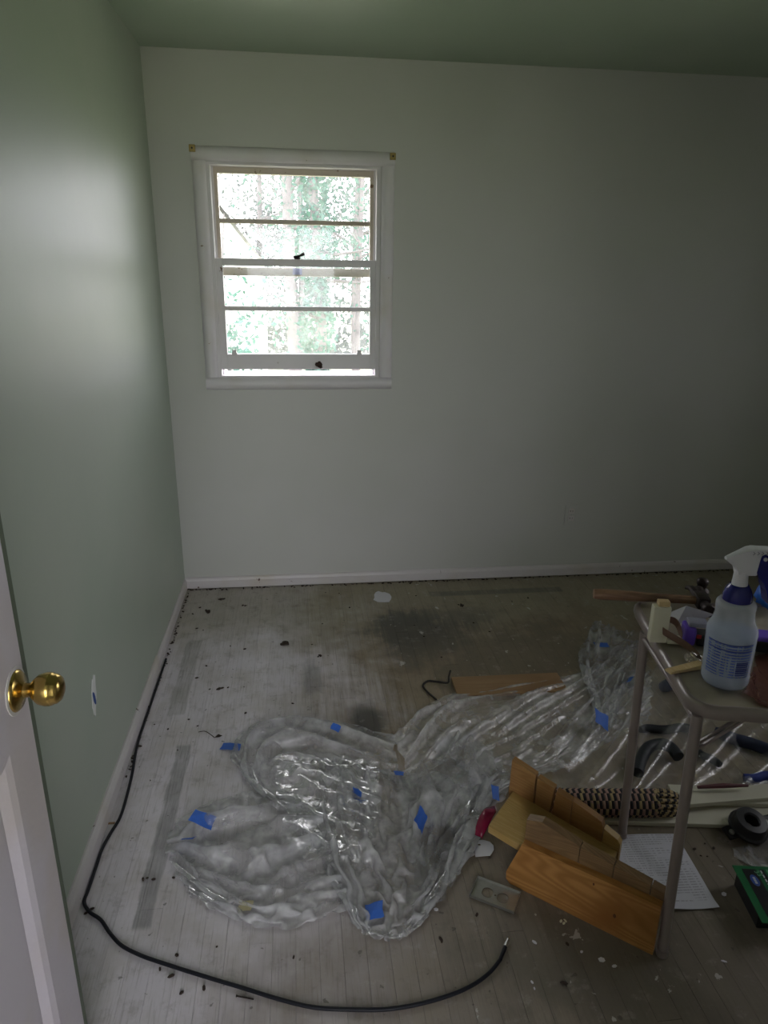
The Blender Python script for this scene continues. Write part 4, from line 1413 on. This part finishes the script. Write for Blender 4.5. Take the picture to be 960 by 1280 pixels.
g.add(vs, [(i * (ny + 1) + j, (i + 1) * (ny + 1) + j, (i + 1) * (ny + 1) + j + 1, i * (ny + 1) + j + 1) for i in range(nx) for j in range(ny)])
sheet_p = g.build('paper_sheet', MAT['printed'], None, smooth=60)
# local +y runs up the sheet; right edge from pb_ (bottom) to pa_ (top)
yv = (pa_ - pb_).normalized()
xv = Vector((yv.y, -yv.x, 0))
sheet_p.matrix_world = Matrix.Translation(pb_ - xv * 0.205) @ Matrix(((xv.x, yv.x, 0, 0), (xv.y, yv.y, 0, 0), (0, 0, 1, 0), (0, 0, 0, 1)))
tag(sheet_p, 'printed white instruction sheet lying under the folding table', 'paper')

# ------------------------------------------------------------------ hank of rope
ra, rb_ = at(672, 1003, 0.045), at(850, 1004, 0.045)
rv = rb_ - ra
rope = tag(empty('rope_hank', (ra.x, ra.y, 0), math.atan2(rv.y, rv.x)), 'thick hank of black and yellow braided rope under the table', 'rope')
MAT['rope_dark'] = simple('black_rope_yarn', (0.016, 0.014, 0.017), 0.8, 0, 0.3, 90)
MAT['rope_light'] = simple('tan_rope_yarn', (0.40, 0.30, 0.15), 0.8, 0, 0.2, 90)
MAT['rope_pink'] = simple('pink_tan_rope_yarn', (0.36, 0.22, 0.18), 0.8, 0, 0.2, 90)
RL = rv.length
rr, cr = 0.0047, 0.0375
pitch = 2 * rr * 0.98
turns = int((RL - 0.075) / pitch)
npt = 33
hel = [(0.005 + pitch * i / npt, cr * math.cos(2 * math.pi * i / npt), 0.045 + cr * math.sin(2 * math.pi * i / npt)) for i in range(turns * npt)]
G().tube(hel, rr, 6, True, 0, lambda i, k: 0 if (i // 3) % 2 else (1 if (i * 7919 // 3) % 5 > 2 else 2)).build('wrapping', [MAT['rope_dark'], MAT['rope_light'], MAT['rope_pink']], rope, smooth=60)
for k in range(14):
    a = 2 * math.pi * k / 14
    c_, s_ = math.cos(a), math.sin(a)
    x0 = RL - 0.085
    pth = [(x0, 0.034 * c_, 0.045 + 0.034 * s_), (x0 + 0.03, 0.0355 * c_, 0.045 + 0.0355 * s_), (x0 + 0.055, 0.034 * c_, 0.045 + 0.034 * s_), (x0 + 0.072, 0.026 * c_, 0.045 + 0.026 * s_), (x0 + 0.079, 0.014 * c_, 0.045 + 0.014 * s_)]
    fine = []
    for i in range(len(pth) - 1):
        for q in range(5):
            fine.append(Vector(pth[i]).lerp(Vector(pth[i + 1]), q / 5))
    fine.append(Vector(pth[-1]))
    G().tube(fine, 0.0075, 6, True, 0, lambda i, kk, k=k: 0 if ((i + kk + k) // 2) % 2 else 1).build('strand', [MAT['rope_dark'], MAT['rope_light']], rope, smooth=60)

# ------------------------------------------------------------------ white trim boards behind it
MAT['primed'] = simple('primed_trim_board', (0.56, 0.54, 0.44), 0.55, 0, 0.06, 8)
for k, (p0, p1, z0, w_, lab) in enumerate((((735, 1026), (1075, 1036), 0.0, 0.085, 'long primed white trim board flat on the floor beneath the others'),
                                           ((845, 1001), (1080, 1010), 0.015, 0.075, 'primed white trim board resting on the lowest trim board'),
                                           ((858, 1006), (1080, 987), 0.030, 0.060, 'topmost primed white trim board, slightly askew on the pile'))):
    a, b_ = at(p0[0], p0[1], z0 + 0.014), at(p1[0], p1[1], z0 + 0.014)
    d_ = b_ - a
    o = G().bbox((0, 0, 0), (d_.length, w_, 0.0142), 0.002).build('trim_board', MAT['primed'])
    o.matrix_world = Matrix.Translation((a.x, a.y, z0 + 0.0006)) @ Matrix.Rotation(math.atan2(d_.y, d_.x), 4, 'Z')
    tag(o, lab, 'board', 'primed trim boards under the table')

# ------------------------------------------------------------------ black round flange
fc = at(928, 1042, 0.0)
flg = tag(empty('pipe_flange', (fc.x + 0.012, fc.y, 0.0), 0.2), 'black round plastic flange with a hole lying before the white boards', 'flange')
Mt = Matrix.Translation((0, 0, 0.020)) @ Matrix.Rotation(math.radians(14), 4, 'X')
G().lathe([(0.020, 0.036), (0.020, 0.0), (0.052, 0.0), (0.056, 0.004), (0.056, 0.010), (0.050, 0.014), (0.047, 0.034), (0.043, 0.040), (0.024, 0.041), (0.020, 0.036)], 32, Mt, False).build('ring', MAT['black_plastic'], flg, smooth=40)
for sx, ln in ((-1, 0.030), (1, 0.062)):
    e_ = G().bbox((min(sx * 0.045, sx * (0.05 + ln)), -0.020, -0.006), (max(sx * 0.045, sx * (0.05 + ln)), 0.020, 0.008), 0.004, Mt).build('ear', MAT['black_plastic'], flg)
    G().lathe([(0.008, 0), (0.008, 0.005), (0.003, 0.007)], 12, Mt @ Matrix.Translation((sx * 0.066, -0.004, 0.008))).build('bolt', MAT['steel'], e_, smooth=40)

# ------------------------------------------------------------------ green package at the right edge
gp0, gp1 = at(915, 1082, 0.055), at(946, 1141, 0.055)
dv = gp1 - gp0
pk = tag(empty('green_package', (gp0.x, gp0.y, 0), math.atan2(dv.y, dv.x)), 'green and black packaged box with printed bands at the right edge of the floor', 'box')
MAT['green_card'] = simple('glossy_green_card', (0.02, 0.15, 0.055), 0.3, 0, 0.15, 20)
MAT['lime_card'] = simple('pale_green_print', (0.16, 0.42, 0.22), 0.35)
MAT['blue_print'] = simple('blue_print', (0.04, 0.09, 0.36), 0.35)
MAT['white_print'] = simple('white_print', (0.62, 0.66, 0.66), 0.4)
pl_ = dv.length
G().bbox((0.010, 0.010, 0.0), (pl_ - 0.004, 0.20, 0.0535), 0.002).build('carton', MAT['black_plastic'], pk)
G().bbox((0, 0, 0.054), (pl_ + 0.03, 0.21, 0.0575), 0.0012).build('card', MAT['green_card'], pk)
zt = 0.0578
for k, (y0, y1, m_) in enumerate(((0.020, 0.056, 'black_plastic'), (0.066, 0.078, 'black_plastic'), (0.084, 0.104, 'lime_card'))):
    G().box((0.012, y0, zt), (pl_ + 0.02, y1, zt + 0.0004)).build('printed_band', MAT[m_], pk)
G().lathe([(0.019, 0), (0.018, 0.0004)], 28, Matrix.Translation((0.050, 0.039, zt + 0.0005)) @ Matrix.Diagonal((1.0, 0.55, 1, 1))).build('emblem', MAT['blue_print'], pk)
for k in range(5):
    G().box((0.040 + 0.0045 * k, 0.036, zt + 0.001), (0.043 + 0.0045 * k, 0.042, zt + 0.0014)).build('lettering', MAT['white_print'], pk)
text_mesh('lettering', '33', 0.020, MAT['lime_card'], pk, Matrix.Translation((0.026, 0.058, zt + 0.0008)) @ Matrix.Rotation(math.radians(20), 4, 'Z'))
for k in range(4):
    G().box((0.016 + 0.014 * k, 0.0665, zt + 0.0006), (0.026 + 0.014 * k, 0.0705, zt + 0.001)).build('lettering', MAT['white_print'], pk)
# scrap of clear wrap behind it
wr, _ = film_object('plastic_wrap', [film_patch([[(916, 1062), (935, 1056, .01), (960, 1050)], [(920, 1072), (945, 1068, .03), (975, 1060)], [(935, 1080, .0), (955, 1078, .02), (985, 1072)]], 1.2, 1.3, 0.008, 51, fold=(4, 5), amp=.02, lift=0)], MAT['film'])
tag(wr, 'small scrap of clear plastic wrap between flange and green package', 'plastic wrap')

# ------------------------------------------------------------------ metal outlet cover
c0, c1, c3 = at(597, 1096, .006), at(651, 1116, .006), at(588, 1119, .006)
ux = (c1 - c0)
uL = ux.length
ux.normalize()
plate = tag(empty('metal_cover_plate', (c0.x, c0.y, 0), math.atan2(ux.y, ux.x)), 'galvanised metal outlet cover with two openings lying face down on the floor', 'cover plate')
pw_ = 0.070


def duplex(cx_, cy_, r=0.0165, fl=0.0145):
    o_ = []
    for i in range(28):
        a = 2 * math.pi * i / 28
        o_.append((cx_ + max(-fl, min(fl, r * math.cos(a) * 1.0)), cy_ + r * math.sin(a)))
    return o_


cxm = uL / 2
loops = [rrect(0, -pw_, uL, 0, 0.004, 3), duplex(cxm - 0.021, -pw_ / 2), duplex(cxm + 0.021, -pw_ / 2), [(cxm + 0.0025 * math.cos(a), -pw_ / 2 + 0.0025 * math.sin(a)) for a in [i * math.pi / 4 for i in range(8)]]]
flat_shape('plate', loops, MAT['steel'], plate, 0.0006, Matrix.Translation((0, 0, 0.0024)))
for a_, b_ in (((0, -0.0012), (uL, 0)), ((0, -pw_), (uL, -pw_ + 0.0012)), ((0, -pw_), (0.0012, 0)), ((uL - 0.0012, -pw_), (uL, 0))):
    G().box((a_[0], a_[1], 0.0018), (b_[0], b_[1], 0.011)).build('rim', MAT['steel'], plate)

# ------------------------------------------------------------------ white tag and dark red plastic by the mitre box
tg0 = at(606, 1062, 0.004)
lp = [(-0.030, -0.028), (-0.006, -0.024), (0.012, -0.022), (0.020, -0.010), (0.026, 0.0), (0.027, 0.016), (0.018, 0.030), (0.0, 0.036), (-0.028, 0.034)]
hole = [(-0.014 + 0.005 * math.cos(a), 0.018 + 0.004 * math.sin(a)) for a in [i * math.pi / 6 for i in range(12)]]
o = flat_shape('card_tag', [lp, hole], MAT['paper'], None, 0.0006, None)
o.matrix_world = Matrix.Translation((tg0.x, tg0.y, 0.004)) @ Matrix.Rotation(math.radians(-8), 4, 'Z')
tag(o, 'torn white card tag with a punched hole beside the plastic sheet', 'tag')
MAT['magenta'] = simple('dark_red_glossy_plastic', (0.20, 0.010, 0.040), 0.25)
ra_, rb2 = at(597, 1047, 0.012), at(618, 1008, 0.03)
g = G()
n_ = 12
for i in range(1):
    vs = []
    dd = rb2 - ra_
    sd = Vector((0, 0, 1)).cross(dd).normalized()
    for i2 in range(n_ + 1):
        u_ = i2 / n_
        w_ = 0.020 * (1 - u_) ** 0.6 * (0.35 + u_) * 1.5 + 0.002
        c = ra_ + dd * u_ + Vector((0, 0, 0.022 * math.sin(math.pi * min(1, u_ * 1.1))))
        for j in range(9):
            a = math.pi * j / 8
            vs.append(c + sd * (w_ * math.cos(a)) + Vector((0, 0, 1)) * (w_ * 0.55 * math.sin(a) + 0.002 * math.sin(9 * u_ + 3 * a)))
    g.add([(v_.x, v_.y, max(0.003, v_.z)) for v_ in vs], [(i2 * 9 + j, i2 * 9 + j + 1, (i2 + 1) * 9 + j + 1, (i2 + 1) * 9 + j) for i2 in range(n_) for j in range(8)])
o = g.build('red_plastic_piece', MAT['magenta'], None, smooth=70)
md = o.modifiers.new('thickness', 'SOLIDIFY'); md.thickness = 0.001
tag(o, 'glossy dark red plastic piece peeking out under the plastic sheet', 'plastic piece')

# ------------------------------------------------------------------ black cable along the wall and across the floor
def catmull(P, k=8):
    out = []
    for i in range(len(P) - 1):
        p0, p1, p2, p3 = P[max(i - 1, 0)], P[i], P[i + 1], P[min(i + 2, len(P) - 1)]
        for s in range(k):
            f = s / k
            out.append(0.5 * (2 * p1 + (p2 - p0) * f + (2 * p0 - 5 * p1 + 4 * p2 - p3) * f * f + (3 * p1 - p0 - 3 * p2 + p3) * f ** 3))
    out.append(P[-1])
    return out


cab = [(204, 824), (196, 838), (187, 866), (180, 890), (172, 930), (165, 968), (158, 997), (150, 1022), (138, 1042), (122, 1062), (110, 1082), (101, 1100), (98, 1114), (102, 1128), (112, 1140), (126, 1150), (137, 1166), (152, 1182), (175, 1194), (200, 1203), (250, 1219), (300, 1234), (345, 1248), (390, 1259), (435, 1262), (480, 1262), (520, 1256), (560, 1245), (590, 1232), (612, 1216), (625, 1200)]
P = []
for q in cab:
    w_ = at(q[0], q[1], 0.005)
    P.append(Vector((max(w_.x, 0.0225), w_.y, 0.0055)))
cable = tag(empty('coaxial_cable', (P[-1].x, P[-1].y, 0)), 'black cable running along the baseboard and curving across the floor', 'cable')
M_ = Matrix.Translation(-Vector((P[-1].x, P[-1].y, 0)))
G().tube([M_ @ q for q in catmull(P)], 0.0046, 8).build('cord', MAT['black_rubber'], cable, smooth=60)
e0, e1 = M_ @ P[-1], M_ @ at(636, 1173, 0.0065)
G().tube([e0 + (e0 - (M_ @ P[-2])).normalized() * 0.001, e0.lerp(e1, 0.6)], [0.0046, 0.0046], 10).build('crimp_sleeve', MAT['black_rubber'], cable, smooth=60)
g = G().tube([e0.lerp(e1, 0.60), e0.lerp(e1, 0.78), e0.lerp(e1, 0.781), e0.lerp(e1, 0.95)], [0.0058, 0.0058, 0.0048, 0.0048], 10)
g.v = [(x_, y_, max(z_, 0.0006)) for x_, y_, z_ in g.v]
g.build('connector', MAT['steel'], cable, smooth=40)
G().tube([e0.lerp(e1, 0.95), e0.lerp(e1, 1.05)], 0.0012, 6).build('pin', MAT['brass_dull'], cable)

# ------------------------------------------------------------------ things half hidden under the plastic
MAT['ply'] = wood('brown_plywood', (0.30, 0.18, 0.085), (0.36, 0.22, 0.11), (0.26, 0.15, 0.07), 0.7, 'X')
a, b_ = at(566, 852, 0.012), at(700, 846, 0.012)
d_ = b_ - a
o = G().bbox((0, -0.10, 0), (d_.length, 0.035, 0.011), 0.0015).build('wood_board', MAT['ply'])
o.matrix_world = Matrix.Translation((a.x, a.y, 0.0005)) @ Matrix.Rotation(math.atan2(d_.y, d_.x), 4, 'Z')
tag(o, 'flat brown wooden board sticking out from behind the plastic sheet', 'board')
wp = [at(569, 838, .03), at(567, 846, .02), at(566, 853, 0.012), at(553, 852, 0.006), at(541, 851, 0.005), at(535, 857, 0.005), at(541, 865, 0.005), at(552, 874, 0.005)]
wp = [q - Vector((0.02, 0, 0)) for q in wp]
tag(G().tube(catmull(wp, 4), 0.0042, 6).build('bent_wire', MAT['dark'], None, smooth=60), 'dark bent wire hook beside the brown board', 'wire')
MAT['foam'] = simple('dark_foam_tube', (0.014, 0.018, 0.022), 0.6, 0, 0.2, 40)
ft = [at(797, 966, .03), at(801, 950, .035), at(810, 935, .035), at(825, 930, .035), at(838, 934, .035), at(848, 946, .03)]
tag(G().tube(catmull(ft, 5), 0.020, 12).build('curved_tube', MAT['foam'], None, smooth=60), 'black curved tube under the plastic between the table legs', 'tube')
for k, (p0, p1, r_, lab, nm, m_) in enumerate((((800, 912), (866, 910), 0.016, 'straight black tool handle under the plastic behind the curved tube', 'tool_handle', 'foam'),
                                               ((868, 938), (900, 955), 0.014, 'slanting black handle under the plastic right of the front table leg', 'tool_handle', 'foam'),
                                               ((895, 915), (985, 946), 0.022, 'dark blue-black tube under the plastic at the right edge', 'hose', 'navy_dark'),
                                               ((930, 972), (990, 970), 0.016, 'deep blue rolled cloth under the plastic at the right edge', 'cloth_roll', 'blue_cloth'),
                                               ((826, 858), (862, 852), 0.024, 'small dark blue bundle under the plastic behind the table leg', 'bundle', 'navy_dark'))):
    if m_ not in MAT:
        MAT[m_] = simple(m_ + '_fabric', (0.018, 0.026, 0.06) if m_ == 'navy_dark' else (0.015, 0.035, 0.22), 0.7, 0, 0.3, 30, 0.4)
    a, b_ = at(p0[0], p0[1], r_), at(p1[0], p1[1], r_)
    pts_ = [a.lerp(b_, u_ / 8) + Vector((0, 0.006 * math.sin(u_ * 1.3 + k), 0)) for u_ in range(9)]
    tag(G().tube(pts_, [r_ * (0.75 if u_ in (0, 8) else 0.97 + 0.03 * math.sin(2.1 * u_ + k)) for u_ in range(9)], 12).build(nm, MAT[m_], None, smooth=60), lab, 'cloth' if 'cloth' in nm or 'bundle' in nm else 'tube')
MAT['dull_red'] = simple('dull_red_plastic', (0.10, 0.025, 0.03), 0.5)
a, b_ = at(872, 984, 0.062), at(935, 982, 0.062)
tag(G().tube([a, a.lerp(b_, 0.5) + Vector((0, 0, .003)), b_], [0.005, 0.008, 0.004], 8).build('red_stick', MAT['dull_red'], None, smooth=60), 'thin dull red stick lying on the boards under the plastic', 'stick')

# ------------------------------------------------------------------ litter on the floor
q = at(477, 747)
lp = []
for i in range(14):
    a = 2 * math.pi * i / 14
    lp.append((0.045 * math.cos(a) * rnd.uniform(0.75, 1.15), 0.075 * math.sin(a) * rnd.uniform(0.75, 1.1)))
o = flat_shape('paper_scrap', [lp], MAT['paper'], None, 0.0006)
o.location = (q.x, q.y, 0.002)
tag(o, 'torn white paper scrap on the floor near the back wall', 'paper scrap')
MAT['dead_leaf'] = simple('dark_dead_leaf', (0.035, 0.022, 0.014), 0.8, 0, 0.4, 80)


def clump(name, px, py, size, mat, label, cat, n=7, seed=0):
    R4 = random.Random(seed)
    c = at(px, py)
    gg = G()
    for i in range(n):
        a, rr_ = R4.uniform(0, 6.28), R4.uniform(0, size)
        s_ = size * R4.uniform(0.3, 0.6)
        Mx = Matrix.Translation((c.x + rr_ * math.cos(a), c.y + 0.8 * rr_ * math.sin(a), s_ * 0.33)) @ Matrix.Rotation(R4.uniform(0, 6), 4, 'Z') @ Matrix.Diagonal((1.0, 0.6, 0.32, 1))
        gg.lathe([(s_ * 0.3, -s_), (s_, -0.2 * s_), (s_ * 0.8, 0.5 * s_), (s_ * 0.2, s_)], 7, Mx)
    return tag(gg.build(name, mat, None), label, cat)


clump('dead_leaf', 355, 806, 0.024, MAT['dead_leaf'], 'crumpled dark dead leaf in the middle of the back floor', 'leaf', 8, 1)
clump('dirt_clod', 305, 757, 0.014, MAT['dead_leaf'], 'dark clod of dirt near the back wall below the window', 'dirt', 5, 2)
clump('dirt_clod', 400, 820, 0.014, MAT['dead_leaf'], 'dark clod of dirt right of the crumpled dead leaf', 'dirt', 5, 3)
clump('dirt_clod', 259, 765, 0.022, MAT['dead_leaf'], 'wide dark smear of dirt crumbs by the left corner', 'dirt', 7, 4)
clump('dirt_clod', 277, 749, 0.018, MAT['dead_leaf'], 'dirt crumbs in front of the back baseboard, left', 'dirt', 6, 5)
clump('dirt_clod', 576, 757, 0.018, MAT['dead_leaf'], 'dark crumb pile on the floor right of the paper scrap', 'dirt', 6, 6)
clump('dirt_clod', 236, 737, 0.016, MAT['dead_leaf'], 'black lump of dirt in the left back corner', 'dirt', 6, 7)
clump('dirt_clod', 275, 861, 0.016, MAT['dead_leaf'], 'little dark crumbs on the bright floor above the plastic', 'dirt', 6, 9)
# dry twig with a leaf
tw = [at(248, 915, .004), at(256, 914, .008), at(263, 918, .006), at(268, 922, .004)]
twig = tag(empty('twig', (tw[0].x, tw[0].y, 0)), 'thin dry twig with a leaf on the bright floor left of the plastic', 'twig')
M_ = Matrix.Translation((-tw[0].x, -tw[0].y, 0))
G().tube([M_ @ q for q in catmull(tw, 4)], 0.0015, 5).build('stem', MAT['dead_leaf'], twig)
e_ = M_ @ tw[-1]
G().add([e_ + Vector(q) for q in ((0, 0, 0), (0.012, 0.014, 0.004), (0.028, 0.006, 0.002), (0.018, -0.008, 0.006), (0.012, 0.003, -0.002))], [(0, 4, 1), (1, 4, 2), (2, 4, 3), (3, 4, 0)]).build('leaf', MAT['dead_leaf'], twig)
n0, n1 = at(296, 1245, 0.003), at(317, 1249, 0.0025)
nail = tag(empty('nail', (n0.x, n0.y, 0)), 'rusty nail lying beside the black cable in the foreground', 'nail')
M_ = Matrix.Translation((-n0.x, -n0.y, 0))
G().tube([M_ @ n0, M_ @ n1], 0.0018, 7).build('shank', MAT['iron'], nail)
dn = (n1 - n0).normalized()
G().tube([M_ @ n0 - dn * 0.0015, M_ @ n0], 0.0028, 9).build('head', MAT['iron'], nail)
s0 = at(134, 1029, .003)
tag(G().bbox((s0.x - 0.022, s0.y - 0.003, 0.0005), (s0.x + 0.022, s0.y + 0.003, 0.004), 0.001).build('splinter', MAT['ply']), 'thin wood splinter between the baseboard and the cable', 'splinter')
y0 = at(706, 1151, .004)
clump('plaster_crumb', 705, 1152, 0.012, MAT['cream'], 'yellowish plaster crumb in front of the mitre box', 'crumb', 4, 12)
# scattered specks: small crumbs on the floor
crumbs = [(250, 760), (241, 768), (246, 786), (254, 788), (288, 808), (306, 812), (258, 833), (246, 848), (262, 862), (285, 860), (305, 859), (366, 880), (307, 892), (236, 900), (247, 908), (390, 806), (424, 742), (407, 741), (403, 780), (437, 760), (520, 745), (592, 779), (612, 790), (518, 782), (530, 796), (545, 785), (552, 822), (568, 892), (696, 890), (640, 752), (660, 748), (188, 976), (210, 912), (193, 906), (222, 938), (179, 1100), (184, 1098), (192, 1100), (217, 1098), (248, 1118), (367, 1197), (551, 1175), (552, 1177), (596, 1144), (705, 1230), (709, 1181), (868, 1062), (881, 1055), (892, 1061), (876, 1070), (884, 1071), (108, 1142), (115, 1137), (200, 1212), (214, 1221), (221, 1195), (271, 1184), (255, 1236), (227, 1242)]
cm = G().lathe([(0.0015, -0.004), (0.005, -0.001), (0.0045, 0.002), (0.001, 0.004)], 6, Matrix.Diagonal((1.2, 0.8, 0.7, 1))).build('crumb', MAT['dead_leaf'])
for i, (px, py) in enumerate(crumbs):
    o = cm if i == 0 else cm.copy()
    if i:
        col.objects.link(o)
    w_ = at(px, py)
    s_ = rnd.uniform(0.5, 1.15)
    o.location = (w_.x, w_.y, 0.0029 * s_)
    o.rotation_euler = (0, 0, rnd.uniform(0, 6))
    o.scale = (s_ * rnd.uniform(0.8, 1.5), s_, s_)
    if py > 1085 and px < 300:
        lab = ('tiny dark crumb on the pale floor in the left foreground', 'dark crumbs in the left foreground')
    elif py > 1030 and px > 820:
        lab = ('tiny black crumb on the bare floor between paper sheet and flange', 'black crumbs under the table')
    elif py > 1085:
        lab = ('tiny dark crumb on the worn floor in front of plastic and mitre box', 'dark crumbs in the foreground')
    elif px < 330:
        lab = ('tiny dark crumb on the bright floor along the left wall', 'dark crumbs by the left wall')
    elif px < 500:
        lab = ('tiny dark crumb on the floor below and right of the window', 'dark crumbs on the back floor')
    else:
        lab = ('tiny dark crumb on the stained floor behind the plastic sheet', 'dark crumbs on the stained floor')
    tag(o, lab[0], 'crumb', lab[1])
chips = [(727, 1190), (665, 1228), (668, 1236), (668, 1178), (752, 1200), (768, 1208), (671, 1098), (838, 1106), (905, 1118), (700, 1290), (905, 1202), (545, 1137)]
cp_ = G().prism([(-.008, -.004), (0, -.007), (.009, -.003), (.007, .005), (-.002, .007), (-.009, .003)], -0.0006, 0.0006).build('paint_chip', MAT['paper'])
for i, (px, py) in enumerate(chips):
    o = cp_ if i == 0 else cp_.copy()
    if i:
        col.objects.link(o)
    w_ = at(px, py)
    s_ = rnd.uniform(0.4, 0.9)
    o.location = (w_.x, w_.y, 0.001)
    o.rotation_euler = (0, 0, rnd.uniform(0, 6))
    o.scale = (s_, s_ * rnd.uniform(0.5, 1.2), 1)
    tag(o, 'small flake of white paint on the bare floorboards', 'paint chip', 'white paint flakes on the floor')

# grime collected along the foot of the back and left walls
g = G()
for i in range(260):
    if i < 190:
        c = Vector((rnd.uniform(0.02, 3.2), -0.0165 - abs(rnd.gauss(0, 0.007)), 0.0))
    else:
        c = Vector((0.019 + abs(rnd.gauss(0, 0.006)), -rnd.uniform(0.02, 1.5), 0.0))
    s_ = rnd.uniform(0.002, 0.006)
    g.lathe([(s_ * 0.3, -s_ * 0.5), (s_, 0), (s_ * 0.3, s_ * 0.7)], 5, Matrix.Translation((c.x, c.y, s_ * 0.5 + 0.0002)) @ Matrix.Rotation(rnd.uniform(0, 3), 4, 'Z') @ Matrix.Diagonal((rnd.uniform(1, 2.2), 0.8, 1, 1)))
tag(g.build('floor_grime', MAT['dead_leaf'], floor), kind='stuff')
